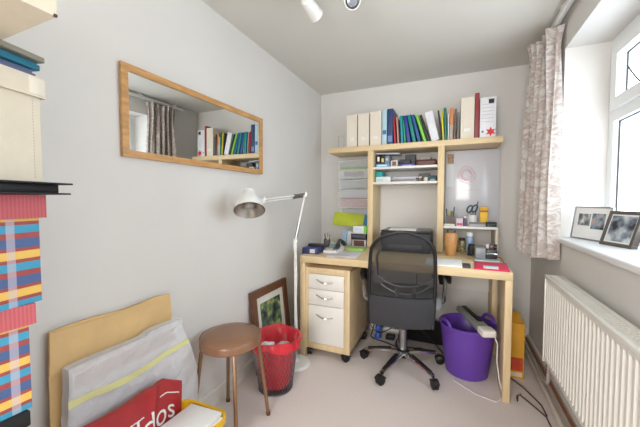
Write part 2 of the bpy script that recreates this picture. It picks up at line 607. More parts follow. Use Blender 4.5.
# backrest: curved sheet; local x across, z up
ZB0, ZB1 = .350, .950
def half_w(t):
    lo = .188 + .010 * math.sin(PI * min(1, t * 1.3))
    if t > .72:
        q = (t - .72) / .28
        return (lo - .085) + .085 * math.sqrt(max(0, 1 - q ** 2.6)) - .075 * q ** 3
    return lo
def back_pt(s, t, off=0):
    """s -1..1 across, t 0..1 up"""
    hw = half_w(t)
    x = s * hw - .026
    y = -.205 - .06 * t - .035 * math.sin(PI * t) * 0.6 + .05 * (x / .2) ** 2 - off + .035 * math.sin(PI * min(t * 1.2, 1))
    return Vector((x, y, ZB0 + (ZB1 - ZB0) * t))
bm = bmesh.new()
def bf(u, v):
    return back_pt(2 * u - 1, .30 + .70 * v)
slab(bm, bf, lambda u, v: (0, .004, 0), 20, 24, MC)
finish('backrest_mesh', bm, M_cmesh, ch, label='see-through black mesh')
bm = bmesh.new()
slab(bm, lambda u, v: back_pt(2 * u - 1, .31 * v, .012 * math.sin(PI * v) ** .5), lambda u, v: (0, .034, 0), 16, 8, MC)
finish('backrest_pad', bm, M_cpad, ch)
outline = [back_pt(-1, t / 24) for t in range(0, 25)] + [back_pt(s / 6, 1) for s in range(-5, 6)] + [back_pt(1, 1 - t / 24) for t in range(0, 25)]
bm = bmesh.new()
tube(bm, outline, .011, 8, MC)
finish('backrest_frame', bm, M_black, ch)
bm = bmesh.new()
for dz, w_, dep in ((.0, .15, .03), (.045, .165, .025)):
    pts = []
    for i in range(17):
        t = -1 + i / 8
        pts.append(Vector((t * w_, -.15 + dep * t * t, .60 + dz - .05 * (1 - t * t))))
    tube(bm, pts, .007, 8, MC)
tube(bm, [(-.165, -.13, .66), (-.178, -.15, .78), (-.15, -.16, .85)], .008, 8, MC)
tube(bm, [(.165, -.13, .66), (.178, -.15, .78), (.15, -.16, .85)], .008, 8, MC)
tube(bm, [(-.05, .0, .41), (-.05, -.14, .42), (-.05, -.17, .52), (-.05, -.16, .60)], .011, 8, MC)
tube(bm, [(.05, .0, .41), (.05, -.14, .42), (.05, -.17, .52), (.05, -.16, .60)], .011, 8, MC)
finish('lumbar_support', bm, M_steel, ch)
for s in (-1, 1):
    bm = bmesh.new()
    tube(bm, [(s * .235, .04, .44), (s * .262, .04, .46), (s * .268, .03, .56), (s * .266, .0, .635)], [.012, .013, .014, .014], 10, MC)
    a = finish('armrest_post', bm, M_chrome, ch)
    bm = bmesh.new()
    tube(bm, [(s * .266, -.11, .625), (s * .268, -.06, .648), (s * .266, .04, .652), (s * .262, .11, .640), (s * .258, .13, .60), (s * .258, .10, .56)], [.012, .021, .023, .021, .018, .014], 10, MC, flat=.7)
    finish('armrest_pad', bm, M_black, a)

# ------------------------------------------------------------------ radiator and pipes
M_rad = mat('radiator_enamel', (234, 232, 225), .35, noise=.015, nscale=5)
rd = thing('radiator', 'cream fluted panel radiator under the window', 'radiator', (.50, 1.2, .285))
ry0, ry1, rz0, rz1, rx0, rx1 = .45, 1.925, .285, .745, .452, .522
bm = bmesh.new()
pitch = .0333
pts = []
y = ry0 + .02
while y < ry1 - .02:
    for dy, dx in ((0, 0), (.006, 0), (.011, .009), (.0225, .009), (.0275, 0)):
        pts.append((y + dy, rx0 + dx))
    y += pitch
V = []
zz = [(rz0, .008), (rz0 + .012, 0), (rz0 + .03, 0), (rz0 + .045, 1), (rz1 - .045, 1), (rz1 - .03, 0), (rz1 - .012, 0), (rz1, .008)]
rows = []
for z, f in zz:
    flat = 1.0 if f == 1 else 0.0
    extra = f if f not in (0, 1) else 0
    rows.append([bm.verts.new((rx0 + (x - rx0) * flat + extra, yy, z)) for yy, x in pts])
for a, b in zip(rows, rows[1:]):
    for i in range(len(pts) - 1):
        bm.faces.new((a[i], a[i + 1], b[i + 1], b[i]))
boxr(bm, rx0 + .010, rx0 + .022, ry0, ry1, rz0, rz1 - .004)
boxr(bm, rx0 + .002, rx0 + .012, ry0, pts[0][0], rz0, rz1 - .004)
boxr(bm, rx0 + .002, rx0 + .012, pts[-1][0], ry1, rz0, rz1 - .004)
boxr(bm, rx1 - .012, rx1, ry0, ry1, rz0, rz1 - .004)
finish('panel', bm, M_rad, rd)
bm = bmesh.new()
boxr(bm, rx0 - .006, rx0 + .016, ry0 - .005, ry1 + .005, rz1 - .016, rz1 + .004, .005, seg=3)
boxr(bm, rx1 - .016, rx1 + .004, ry0 - .005, ry1 + .005, rz1 - .016, rz1 + .004, .005)
n = int((ry1 - ry0) / .02)
for i in range(n):
    boxr(bm, rx0 + .016, rx1 - .016, ry0 + .02 * i, ry0 + .02 * i + .009, rz1 - .006, rz1 + .001)
finish('top_grille', bm, M_rad, rd)
for ya, yb in ((ry1 - .002, ry1 + .006), (ry0 - .006, ry0 + .002)):
    finish('end_cover', B((rx0 - .004, rx1 + .004, ya, yb, rz0, rz1 + .002), bev=.002), M_rad, rd)
for yy in (1.7, .7):
    finish('wall_bracket', B((rx1, XR - .0005, yy - .02, yy + .02, rz0 + .05, rz1 - .05)), M_rad, rd)
vv = thing('radiator_valve', 'chrome radiator valve at the far lower end of the radiator', 'valve', (.487, 1.97, .2))
bm = bmesh.new()
tube(bm, [(.487, 1.932, .325), (.487, 1.99, .325)], .011, 12)
tube(bm, [(.487, 1.97, .345), (.487, 1.97, .20)], .013, 12)
tube(bm, [(.487, 1.94, .325), (.487, 1.952, .325)], .017, 6)
tube(bm, [(.487, 1.97, .27), (.487, 1.97, .285)], .018, 6)
finish('valve_body', bm, M_chrome, vv)
bm = bmesh.new()
lathe(bm, [(0, .345), (.017, .345), (.020, .352), (.020, .385), (.014, .393), (0, .393)], 12, Matrix.Translation((.487, 1.97, 0)))
finish('valve_cap', bm, mat('valve_grey', (150, 150, 148), .4), vv)
def pipe(name, pts, r, m, label):
    bm = bmesh.new()
    tube(bm, pts, r, 12)
    o = finish(name, bm, m)
    tag(o, label, 'pipe')
pipe('heating_pipe', [(.500, 2.70, .100), (.487, 2.06, .115), (.487, 1.985, .14), (.487, 1.972, .17), (.487, 1.97, .199)], .009, mat('pipe_grey', (176, 170, 160), .4), 'grey painted pipe rising to the radiator valve')
pipe('heating_pipe', [(.497, 2.74, .055), (.497, -.6, .055)], .013, mat('pipe_white', (206, 198, 184), .45, noise=.1, nscale=20), 'thick cream painted pipe running low along the window wall')
pipe('heating_pipe', [(.530, 2.74, .085), (.530, -.6, .085)], .0085, mat('copper', (172, 120, 92), .35, metal=.6, noise=.2, nscale=20), 'bare copper pipe running along the baseboard under the radiator')

# ------------------------------------------------------------------ curtain and rail
def curtain_mat():
    m = mat('curtain_print', (226, 218, 208), .9)
    nt = m.node_tree
    b = nt.nodes['Principled BSDF']
    tc = nt.nodes.new('ShaderNodeTexCoord')
    mp = nt.nodes.new('ShaderNodeMapping')
    mp.inputs['Scale'].default_value = (11, 11, 15)
    mp.inputs['Rotation'].default_value = (.5, .2, .3)
    nt.links.new(tc.outputs['Object'], mp.inputs[0])
    n = nt.nodes.new('ShaderNodeTexNoise')
    n.inputs['Scale'].default_value = 1.6
    n.inputs['Detail'].default_value = 3
    n.inputs['Distortion'].default_value = 1.8
    nt.links.new(mp.outputs[0], n.inputs[0])
    rp = nt.nodes.new('ShaderNodeValToRGB')
    e = rp.color_ramp.elements
    e[0].position, e[0].color = .40, lin((232, 229, 224))
    e[1].position, e[1].color = .62, lin((202, 184, 178))
    k = e.new(.50); k.color = lin((220, 209, 203))
    k = e.new(.68); k.color = lin((208, 206, 194))
    nt.links.new(n.outputs['Fac'], rp.inputs[0])
    nt.links.new(rp.outputs[0], b.inputs['Base Color'])
    tl = nt.nodes.new('ShaderNodeBsdfTranslucent')
    nt.links.new(rp.outputs[0], tl.inputs[0])
    mx = nt.nodes.new('ShaderNodeMixShader')
    mx.inputs[0].default_value = .3
    nt.links.new(b.outputs[0], mx.inputs[1])
    nt.links.new(tl.outputs[0], mx.inputs[2])
    nt.links.new(mx.outputs[0], nt.nodes['Material Output'].inputs[0])
    return m
ct = thing('curtain', 'pale curtain with a faded pinkish leaf print gathered beside the window', 'curtain', (.49, 2.22, .80))
NP = 5.5
def curt(u, v):
    z = .795 + (2.105 - .795) * v + .012 * math.sin(u * 9)
    yl, yr = 2.40, 2.085
    squeeze = 0.80 + .20 * min(1, abs(v - .90) / .35) if v < .96 else .80 + 2.2 * (v - .955)
    ym = (yl + yr) / 2 + .02 * v
    y = ym + (yl - yr) / 2 * (1 - 2 * u) * squeeze
    amp = (.056 - .016 * v) if v < .93 else .036 + .35 * (v - .93) * .6
    x = .455 + .062 * u - .012 * (1 - v) + amp * (1 - .3 * u) * math.sin(2 * PI * NP * u + .6 * math.sin(3 * v)) + .008 * math.sin(2 * PI * NP * 2.3 * u + 5 * v)
    y += .008 * math.cos(2 * PI * NP * 2 * u) 
    return (min(x, .548), y, z)
bm = bmesh.new()
slab(bm, curt, lambda u, v: (.003, 0, 0), 110, 46)
finish('curtain_fabric', bm, curtain_mat(), ct)
for i in range(5):
    u = (i + .25) / NP
    c = Vector(curt(u, .985))
    bm = bmesh.new()
    tube(bm, [(c.x, c.y, 2.08), (c.x, c.y, 2.11), (.515, c.y, 2.123)], .003, 6)
    finish('hook', bm, M_trim, ct)
rl = thing('curtain_rail', 'white curtain track fixed to the ceiling along the window wall', 'curtain rail', (.515, 1.2, 2.12))
finish('track', B((.502, .530, .05, 2.55, 2.122, 2.150), bev=.006), M_upvc, rl)
for yy in (.3, .9, 1.5, 2.05, 2.45):
    finish('bracket', B((.508, .524, yy - .015, yy + .015, 2.150, 2.1695)), M_upvc, rl)

# ------------------------------------------------------------------ ceiling spotlights
sp = thing('ceiling_spotlight', 'white ceiling spotlight bar with swivelling heads', 'spotlight', (-.62, 1.22, 2.17))
finish('bar', B((-.84, -.36, 1.235, 1.285, 2.145, 2.1695), bev=.006), M_lampw, sp)
for base, c, d in (((-.67, 1.26, 2.145), (-.655, 1.385, 2.078), (.12, .97, -.22)), ((-.47, 1.26, 2.145), (-.462, 1.435, 2.085), (.34, -.82, -.45))):
    d = Vector(d).normalized()
    c = Vector(c)
    Mh = Matrix.Translation(c) @ d.to_track_quat('Z', 'Y').to_matrix().to_4x4()
    bm = bmesh.new()
    lathe(bm, [(0, -.055), (.018, -.054), (.026, -.046), (.030, -.02), (.036, .05), (.038, .052), (.034, .053), (.028, .0), (0, -.01)], 24, Mh)
    h = finish('spot_head', bm, M_lampw, sp)
    bm = bmesh.new()
    lathe(bm, [(0, -.008), (.020, .0), (.026, .028), (.024, .040), (.0, .044)], 20, Mh)
    finish('bulb', bm, mat('reflector_bulb', (150, 155, 165), .2, metal=.5), h)
    bm = bmesh.new()
    tube(bm, [base, tuple(Vector(base) + Vector((0, 0, -.02))), tuple(c - d * .045)], .008, 8)
    finish('swivel_arm', bm, M_lampw, sp)

# ------------------------------------------------------------------ floor lamp
lp = thing('floor_lamp', 'white spring-arm floor lamp with conical shade beside the desk', 'floor lamp', (-.985, 1.83, 0))
bm = bmesh.new()
lathe(bm, [(0, 0), (.10, 0), (.10, .010), (.094, .020), (.03, .026), (.016, .04), (0, .04)], 40, Matrix.Translation((-.985, 1.83, 0)))
finish('base', bm, M_lampw, lp)
bm = bmesh.new()
tube(bm, [(-.985, 1.83, .03), (-.985, 1.83, .85)], .0085, 12)
tube(bm, [(-.985, 1.83, .80), (-.985, 1.83, .86)], .013, 12)
finish('pole', bm, M_lampw, lp)
P0, P1, P2 = Vector((-.985, 1.83, .862)), Vector((-.928, 1.865, 1.172)), Vector((-.985, 1.455, 1.135))
def arm(a, b, off, s0, s1):
    bm = bmesh.new()
    o = Vector(off)
    tube(bm, [a + o, b + o], .0045, 8)
    tube(bm, [a - o, b - o], .0045, 8)
    for p in (a, b):
        tube(bm, [p - o * 2.2, p + o * 2.2], .012, 12)
    x = finish('arm', bm, M_lampw, lp)
    bm = bmesh.new()
    n = 60
    for sgn in (1, -1):
        pa, pb = a.lerp(b, s0) + o * sgn * 1.0, a.lerp(b, s1) + o * sgn * 1.0
        tube(bm, [pa, pb], .0085, 10)
    finish('spring', bm, M_steel, x)
arm(P0, P1, (.006, -.008, 0), .08, .42)
arm(P1, P2, (.006, .001, .008), .05, .32)
SD = Vector((.34, -.44, -.83)).normalized()     # the shade looks down and out
SC = Vector((-1.0, 1.345, 1.082))               # centre of its mouth
Ms = Matrix.Translation(SC) @ SD.to_track_quat('Z', 'Y').to_matrix().to_4x4()
bm = bmesh.new()
lathe(bm, [(.084, .0), (.076, -.03), (.056, -.075), (.036, -.10), (.034, -.125), (.020, -.135), (0, -.136)], 40, Ms)
sh = finish('lamp_shade', bm, M_lampw, lp)
bm = bmesh.new()
lathe(bm, [(.0825, .0005), (.0745, -.03), (.0545, -.073), (.034, -.096), (0, -.098)], 40, Ms)
finish('reflector', bm, mat('reflector_silver', (168, 160, 152), .35, metal=.85), sh, label='dull silver inside of the shade')
bm = bmesh.new()
lathe(bm, [(0, -.095), (.014, -.09), (.014, -.07), (.026, -.045), (.027, -.03), (.016, -.016), (0, -.012)], 20, Ms)
finish('bulb', bm, mat('frosted_bulb', (150, 145, 140), .3), sh)
bm = bmesh.new()
tube(bm, [P2, P2.lerp(SC - SD * .06, .6), SC - SD * .055], .010, 10)
finish('shade_joint', bm, M_lampw, lp)
bm = bmesh.new()
pts = [(-.975, 1.825, .80), (-.965, 1.815, .62), (-.970, 1.815, .45), (-.962, 1.812, .28), (-.968, 1.812, .12), (-.962, 1.80, .045)]
tube(bm, pts, .0028, 6)
finish('flex', bm, M_lampw, lp)

# ------------------------------------------------------------------ leaning framed picture
pf = thing('framed_picture', 'brown framed picture leaning against the wall behind the wire bin', 'picture', (-1.15, 1.83, 0))
ang = math.atan2(.055, .53)
Mp = rotm((0, -ang, 0), (-1.150, 1.60, .003))       # local: y along wall, z up, x thickness
W_, H_ = .445, .535
bm = bmesh.new()
fw = .052
M_brown = mat('brown_frame', (112, 72, 50), .4, noise=.2, nscale=14)
for poly in (((0, 0), (W_, 0), (W_ - fw, fw), (fw, fw)), ((0, H_), (fw, H_ - fw), (W_ - fw, H_ - fw), (W_, H_)), ((0, 0), (fw, fw), (fw, H_ - fw), (0, H_)), ((W_, 0), (W_, H_), (W_ - fw, H_ - fw), (W_ - fw, fw))):
    b = bmesh.new(); prism(b, poly, 'x', 0, .022, Mp); merge(bm, b)
finish('frame', bm, M_brown, pf)
b = bmesh.new(); boxr(b, .002, .010, fw - .004, W_ - fw + .004, fw - .004, H_ - fw + .004, M=Mp)
finish('mount', b, mat('mount_card', (226, 222, 210), .8), pf, smooth=0)
def picture_mat():
    m = mat('picture_print', (90, 90, 70), .6)
    nt = m.node_tree
    tc = nt.nodes.new('ShaderNodeTexCoord')
    n = nt.nodes.new('ShaderNodeTexNoise'); n.inputs['Scale'].default_value = 14; n.inputs['Detail'].default_value = 5
    nt.links.new(tc.outputs['Object'], n.inputs[0])
    rp = nt.nodes.new('ShaderNodeValToRGB')
    e = rp.color_ramp.elements
    e[0].position, e[0].color = .40, lin((30, 34, 30))
    e[1].position, e[1].color = .66, lin((196, 186, 120))
    k = e.new(.5); k.color = lin((70, 92, 84))
    k = e.new(.58); k.color = lin((120, 140, 90))
    nt.links.new(n.outputs['Fac'], rp.inputs[0])
    nt.links.new(rp.outputs[0], nt.nodes['Principled BSDF'].inputs['Base Color'])
    return m
b = bmesh.new(); boxr(b, .010, .0112, fw + .045, W_ - fw - .045, fw + .05, H_ - fw - .05, M=Mp)
finish('print', b, picture_mat(), pf, smooth=0, label='dark green and yellow abstract print')

# ------------------------------------------------------------------ wire waste bin with red liner
BX, BY = -.975, 1.555
bn = thing('waste_bin', 'dark wire mesh waste bin with a red plastic liner', 'waste bin', (BX, BY, 0))
MB = Matrix.Translation((BX, BY, 0))
M_wire = mat('bin_wire', (120, 120, 126), .35, metal=.8)
rb, rt, hb = .100, .142, .315
bm = bmesh.new()
nw = 34
for sgn in (1, -1):
    for i in range(nw):
        pts = []
        for k in range(9):
            t = k / 8
            a = 2 * PI * i / nw + sgn * t * 1.25
            rr = rb + (rt - rb) * t
            pts.append((rr * math.cos(a), rr * math.sin(a), .008 + (hb - .01) * t))
        tube(bm, pts, .0016, 4, MB, cap=False)
finish('wire_mesh', bm, M_wire, bn, kind='stuff')
bm = bmesh.new()
for rr, z in ((rb, .006), (rt, hb)):
    bm = bmesh.new()
    tube(bm, [(rr * math.cos(a), rr * math.sin(a), z) for a in [2 * PI * i / 40 for i in range(41)]], .004, 8, MB)
    finish('rim_ring', bm, M_wire, bn)
finish('base_plate', lathe(bm_(), [(0, .004), (rb - .003, .004), (rb - .003, .008), (0, .008)], 32, MB), M_wire, bn)
M_red = clear_mat('red_liner', (232, 44, 62), .66, .25)
bm = bmesh.new()
rnd = random.Random(5)
prof = [(.090, .03), (.105, .10), (.118, .18), (.128, .25), (.136, .31), (.142, .325), (.150, .325), (.156, .310), (.159, .296), (.160, .280)]
rings = []
nn = 72
ph = [rnd.random() * 6 for _ in range(6)]
for k, (rr, z) in enumerate(prof):
    ring = []
    for j in range(nn):
        a = 2 * PI * j / nn
        w = math.sin(5 * a + ph[0]) * .4 + math.sin(11 * a + ph[1] + k * .4) * .5 + math.sin(17 * a + ph[2] - k * .5) * .4
        out = .0075 * w * (1 if k > 5 else (-.8 if k < 4 else .3))
        rz = z + (.010 * math.sin(3 * a + ph[3]) + .006 * math.sin(7 * a + ph[4]) if k >= 7 else .004 * math.sin(4 * a + ph[5]) * (k > 3))
        r2 = rr + (out if k > 4 else -abs(out) * 1.0 - .001)
        if k >= 6: r2 = max(r2, .1495)
        ring.append(bm.verts.new(MB @ Vector((r2 * math.cos(a), r2 * math.sin(a), rz))))
    rings.append(ring)
c = bm.verts.new(MB @ Vector((0, 0, .02)))
for j in range(nn):
    bm.faces.new((c, rings[0][j], rings[0][(j + 1) % nn]))
for a, b in zip(rings, rings[1:]):
    for j in range(nn):
        bm.faces.new((a[j], a[(j + 1) % nn], b[(j + 1) % nn], b[j]))
finish('bin_liner', bm, M_red, bn, smooth=60, label='crumpled red plastic liner folded over the rim')
def crumple(bm, c, r, seed, squash=.7, M=None):
    b = bmesh.new()
    bmesh.ops.create_icosphere(b, subdivisions=2, radius=1)
    q = random.Random(seed)
    for v in b.verts:
        k = .72 + .5 * q.random()
        v.co = Vector((v.co.x * r * k, v.co.y * r * k, v.co.z * r * k * squash)) + Vector(c)
    merge(bm, b, M)
for i, (dx, dy, z, r, m, lab) in enumerate(((-.04, -.03, .215, .045, M_paper, 'crumpled white paper lying in the red-lined bin'),
                                      (.035, .045, .20, .04, mat('tissue_grey', (196, 176, 176), .8), 'greyish crumpled tissue lying in the red-lined bin'))):
    bm = bmesh.new(); crumple(bm, (BX + dx, BY + dy, z + .04), r, 11 + i)
    tag(finish('crumpled_paper', bm, m, smooth=20), lab, 'paper')

# ------------------------------------------------------------------ stool
SX, SY, SZ = -1.015, 1.20, .478
st = thing('stool', 'round brown vinyl stool with four splayed metal legs', 'stool', (SX, SY, 0))
MS = Matrix.Translation((SX, SY, 0))
M_vinyl = mat('brown_vinyl', (140, 102, 76), .32, noise=.08, nscale=15, bump=.06, bscale=150)
bm = bmesh.new()
lathe(bm, [(0, SZ + .004), (.08, SZ + .002), (.125, SZ - .004), (.143, SZ - .014), (.149, SZ - .026), (.149, SZ - .052), (.144, SZ - .058), (0, SZ - .058)], 56, MS)
s_ = finish('seat', bm, M_vinyl, st)
bm = bmesh.new()
tube(bm, [(.1465 * math.cos(a), .1465 * math.sin(a), SZ - .016) for a in [2 * PI * i / 56 for i in range(57)]], .0028, 6, MS)
finish('piping', bm, M_vinyl, s_)
M_sleg = mat('bronze_tube', (150, 116, 88), .35, metal=.5)
for a in (44, 136, 224, 316):
    a = R(a)
    d = Vector((math.cos(a), math.sin(a), 0))
    bm = bmesh.new()
    tube(bm, [d * .10 + Vector((0, 0, SZ - .060)), d * .128 + Vector((0, 0, SZ - .064)), d * .140 + Vector((0, 0, SZ - .085)), d * .185 + Vector((0, 0, .014))], .0095, 10, MS)
    l = finish('leg', bm, M_sleg, st)
    bm = bmesh.new()
    tube(bm, [d * .1845 + Vector((0, 0, .02)), d * .187 + Vector((0, 0, .0))], .0115, 10, MS)
    finish('ferrule', bm, mat('brown_rubber', (96, 66, 48), .6), l)

# ------------------------------------------------------------------ purple tub with appliance, yellow box
TX, TY = .098, 2.205
tb = thing('flexible_tub', 'purple flexible plastic tub standing under the desk', 'tub', (TX, TY, 0))
M_purple = mat('purple_plastic', (104, 66, 168), .38, noise=.04, nscale=6)
bm = bmesh.new()
MT = Matrix.Translation((TX, TY, 0))
lathe(bm, [(0, 0), (.118, 0), (.128, .008), (.150, .17), (.166, .318), (.172, .322), (.173, .332), (.166, .334), (.160, .326), (.145, .17), (.124, .016), (0, .014)], 56, MT)
finish('tub_body', bm, M_purple, tb)
for s in (-1, 1):
    bm = bmesh.new()
    pts = []
    for i in range(11):
        t = -1 + i / 5
        a = (0 if s > 0 else PI) + t * .33 + R(35)
        rr = .169
        pts.append((rr * math.cos(a), rr * math.sin(a), .328 + .038 * (1 - t ** 4)))
    tube(bm, pts, .010, 10, MT)
    finish('tub_handle', bm, M_purple, tb)
pt = thing('corded_appliance', 'long grey and white appliance with a cable lying across the purple tub', 'appliance', (.10, 2.2, .34))
dirv = Vector((.13, -.33, -.02)).normalized()
Ma = Matrix.Translation((.135, 2.185, .362)) @ dirv.to_track_quat('Y', 'Z').to_matrix().to_4x4()
finish('body', box(bm_(), (0, 0, 0), (.075, .38, .034), .008, M=Ma), mat('appliance_grey', (150, 152, 150), .4, noise=.1, nscale=20), pt)
finish('cover_strip', box(bm_(), (-.012, -.06, .019), (.030, .24, .010), .004, M=Ma), M_black, pt)
finish('end_cap', box(bm_(), (0, .165, .002), (.082, .075, .042), .010, M=Ma), M_white, pt)
bm = bmesh.new()
tube(bm, [(.232, 2.03, .345), (.250, 2.01, .30), (.248, 2.0, .20), (.262, 1.99, .09), (.285, 1.975, .012), (.31, 1.99, .008), (.32, 2.2, .008)][:5] + [(.24, 1.92, .006), (.14, 1.95, .006), (.02, 2.05, .006)], .0035, 6)
finish('power_cable', bm, M_white, pt)
yb_ = thing('cardboard_carton', 'tall yellow cardboard box with a red panel beside the desk leg', 'box', (.385, 2.37, 0))
finish('carton', B((.335, .428, 2.245, 2.50, 0, .355), bev=.003), mat('yellow_card', (226, 164, 44), .6, noise=.1, nscale=9), yb_)
finish('red_panel', B((.345, .422, 2.2438, 2.2455, .05, .135)), mat('red_print', (206, 74, 40), .6, noise=.25, nscale=40), yb_, smooth=0)
finish('white_panel', B((.345, .418, 2.2438, 2.2455, .012, .040)), mat('offwhite_print', (224, 206, 178), .6), yb_, smooth=0)
bm = bmesh.new()
box(bm, (.375, 2.30, .372), (.075, .10, .004), 0, (R(28), 0, 0))
box(bm, (.385, 2.43, .368), (.08, .12, .004), 0, (R(-18), 0, 0))
finish('flap', bm, MATS['yellow_card'], yb_, smooth=0)
bm = bmesh.new()
tube(bm, [(.345, 2.24, .006), (.40, 2.15, .006), (.44, 2.06, .006), (.465, 1.99, .006), (.47, 1.90, .006)], .004, 6)
tube(bm, [(.352, 1.98, .006), (.357, 2.03, .006), (.375, 2.05, .006), (.41, 1.99, .006), (.465, 1.89, .006), (.47, 1.7, .006)], .004, 6)
tag(finish('loose_cable', bm, mat('cable_brown', (84, 70, 60), .6)), 'dark cable hooked on the carpet between the desk leg and the radiator', 'cable')

# clutter under the desk: cables, adaptors, an extension block
ex = thing('extension_block', 'white extension socket block lying among cables under the desk', 'socket', (-.52, 2.62, 0))
finish('block', B((-.66, -.39, 2.60, 2.655, .001, .036), bev=.006), M_white, ex)
for i in range(4):
    finish('plug', B((-.65 + .066 * i, -.605 + .066 * i, 2.605, 2.65, .036, .068), bev=.006), M_black if i % 2 else M_white, ex)
def cable(pts, r, m, label):
    bm = bmesh.new()
    # smooth the path
    P = [Vector(p) for p in pts]
    out = []
    for i in range(len(P) - 1):
        p0, p1, p2, p3 = P[max(i - 1, 0)], P[i], P[i + 1], P[min(i + 2, len(P) - 1)]
        for k in range(6):
            t = k / 6
            out.append(.5 * ((2 * p1) + (p2 - p0) * t + (2 * p0 - 5 * p1 + 4 * p2 - p3) * t * t + (3 * p1 - p0 - 3 * p2 + p3) * t ** 3))
    out.append(P[-1])
    tube(bm, out, r, 6)
    return tag(finish('cable', bm, m), label, 'cable')
cable([(-.60, 2.70, .40), (-.61, 2.67, .20), (-.62, 2.56, .02), (-.60, 2.44, .008), (-.48, 2.39, .008), (-.38, 2.36, .008), (-.2, 2.40, .008)], .0045, M_black, 'black cable dropping behind the drawer unit to the carpet')
cable([(-.46, 2.74, .55), (-.40, 2.72, .3), (-.37, 2.68, .10), (-.385, 2.5, .008), (-.30, 2.34, .008), (-.1, 2.40, .008)], .0045, M_white, 'pale cable hanging behind the office chair')
cable([(-.62, 2.46, .10), (-.55, 2.45, .05), (-.46, 2.42, .10), (-.38, 2.40, .17), (-.25, 2.40, .17), (-.15, 2.40, .10), (-.05, 2.38, .008)], .0045, M_black, 'black looped cable arching under the desk')
cable([(-.28, 2.75, .5), (-.27, 2.72, .25), (-.20, 2.71, .06), (-.10, 2.70, .008), (-.02, 2.70, .008)], .004, M_black, 'thin black cable hanging above the dark foot rest')
bp_ = bmesh.new()
box(bp_, (-.555, 2.48, .075), (.05, .05, .05), .02, (0, .3, .5), seg=3)
lathe(bp_, [(0, 0), (.03, 0), (.03, .008), (.012, .05), (0, .055)], 16, Matrix.Translation((-.555, 2.48, .0005)))
tag(finish('blue_plug', bp_, mat('blue_plastic', (60, 100, 200), .35)), 'bright blue round plug beside the drawer unit', 'plug')
fr = thing('foot_rest', 'black sloping foot rest lying under the desk behind the chair', 'foot rest', (-.23, 2.58, 0))
finish('platform', box(bm_(), (-.21, 2.56, .085), (.36, .24, .022), .008, (R(22), 0, 0)), M_black, fr)
finish('stand', B((-.36, -.06, 2.52, 2.66, .0, .078), bev=.008), M_black, fr)
ad = bmesh.new(); boxr(ad, -.49, -.42, 2.45, 2.51, .0005, .038, .008)
tag(finish('power_adaptor', ad, M_black), 'small black power adaptor on the carpet behind the chair column', 'adaptor')

# ------------------------------------------------------------------ boxes stacked against the left wall
def plaid_mat():
    m = mat('plaid_print', (170, 80, 80), .6)
    nt = m.node_tree
    b = nt.nodes['Principled BSDF']
    tc = nt.nodes.new('ShaderNodeTexCoord')
    sx = nt.nodes.new('ShaderNodeSeparateXYZ')
    nt.links.new(tc.outputs['Object'], sx.inputs[0])
    def frac(sock, k):
        a = nt.nodes.new('ShaderNodeMath'); a.operation = 'MULTIPLY'; a.inputs[1].default_value = k
        nt.links.new(sock, a.inputs[0])
        f = nt.nodes.new('ShaderNodeMath'); f.operation = 'FRACT'
        nt.links.new(a.outputs[0], f.inputs[0])
        return f.outputs[0]
    def ramp(sock, stops):
        rp = nt.nodes.new('ShaderNodeValToRGB')
        rp.color_ramp.interpolation = 'CONSTANT'
        e = rp.color_ramp.elements
        e[0].position, e[0].color = stops[0][0], lin(stops[0][1])
        e[1].position, e[1].color = stops[1][0], lin(stops[1][1])
        for p, c in stops[2:]:
            k = e.new(p); k.color = lin(c)
        nt.links.new(sock, rp.inputs[0])
        return rp.outputs[0]
    red, blue, yel, cy = (156, 72, 70), (72, 96, 142), (224, 184, 92), (62, 150, 184)
    hz = ramp(frac(sx.outputs[2], 1 / .083), [(0, cy), (.15, red), (.25, yel), (.46, red), (.55, blue), (.79, red), (.94, cy)])
    vt = ramp(frac(sx.outputs[1], 1 / .125), [(0, (0, 0, 0)), (.06, (255, 255, 255)), (.18, (0, 0, 0)), (.999, (0, 0, 0))])
    mx = nt.nodes.new('ShaderNodeMix'); mx.data_type = 'RGBA'
    mm = nt.nodes.new('ShaderNodeMath'); mm.operation = 'MULTIPLY'; mm.inputs[1].default_value = .5
    nt.links.new(vt, mm.inputs[0])
    nt.links.new(mm.outputs[0], mx.inputs[0])
    nt.links.new(hz, mx.inputs[6])
    mx.inputs[7].default_value = lin((196, 190, 200))
    nt.links.new(mx.outputs[2], b.inputs['Base Color'])
    return m
M_plaid = plaid_mat()
def ribbed_pink():
    m = mat('pink_fabric', (196, 96, 104), .75)
    nt = m.node_tree
    b = nt.nodes['Principled BSDF']
    tc = nt.nodes.new('ShaderNodeTexCoord')
    wv = nt.nodes.new('ShaderNodeTexWave'); wv.bands_direction = 'Y'; wv.inputs['Scale'].default_value = 45
    nt.links.new(tc.outputs['Object'], wv.inputs[0])
    rp = nt.nodes.new('ShaderNodeMix'); rp.data_type = 'RGBA'
    rp.inputs[6].default_value = lin((180, 84, 92)); rp.inputs[7].default_value = lin((192, 100, 106))
    nt.links.new(wv.outputs[1], rp.inputs[0])
    nt.links.new(rp.outputs[2], b.inputs['Base Color'])
    return m
M_pinkf = ribbed_pink()
def hollow(bm, x0, x1, y0, y1, z0, z1, t, M, open_top=True, bev=.002):
    boxr(bm, x0, x1, y0, y1, z0 if open_top else z1 - t, z0 + t if open_top else z1, 0, M)
    za, zb = (z0 + t, z1) if open_top else (z0, z1 - t)
    boxr(bm, x0, x0 + t, y0, y1, za, zb, 0, M); boxr(bm, x1 - t, x1, y0, y1, za, zb, 0, M)
    boxr(bm, x0 + t, x1 - t, y0, y0 + t, za, zb, 0, M); boxr(bm, x0 + t, x1 - t, y1 - t, y1, za, zb, 0, M)
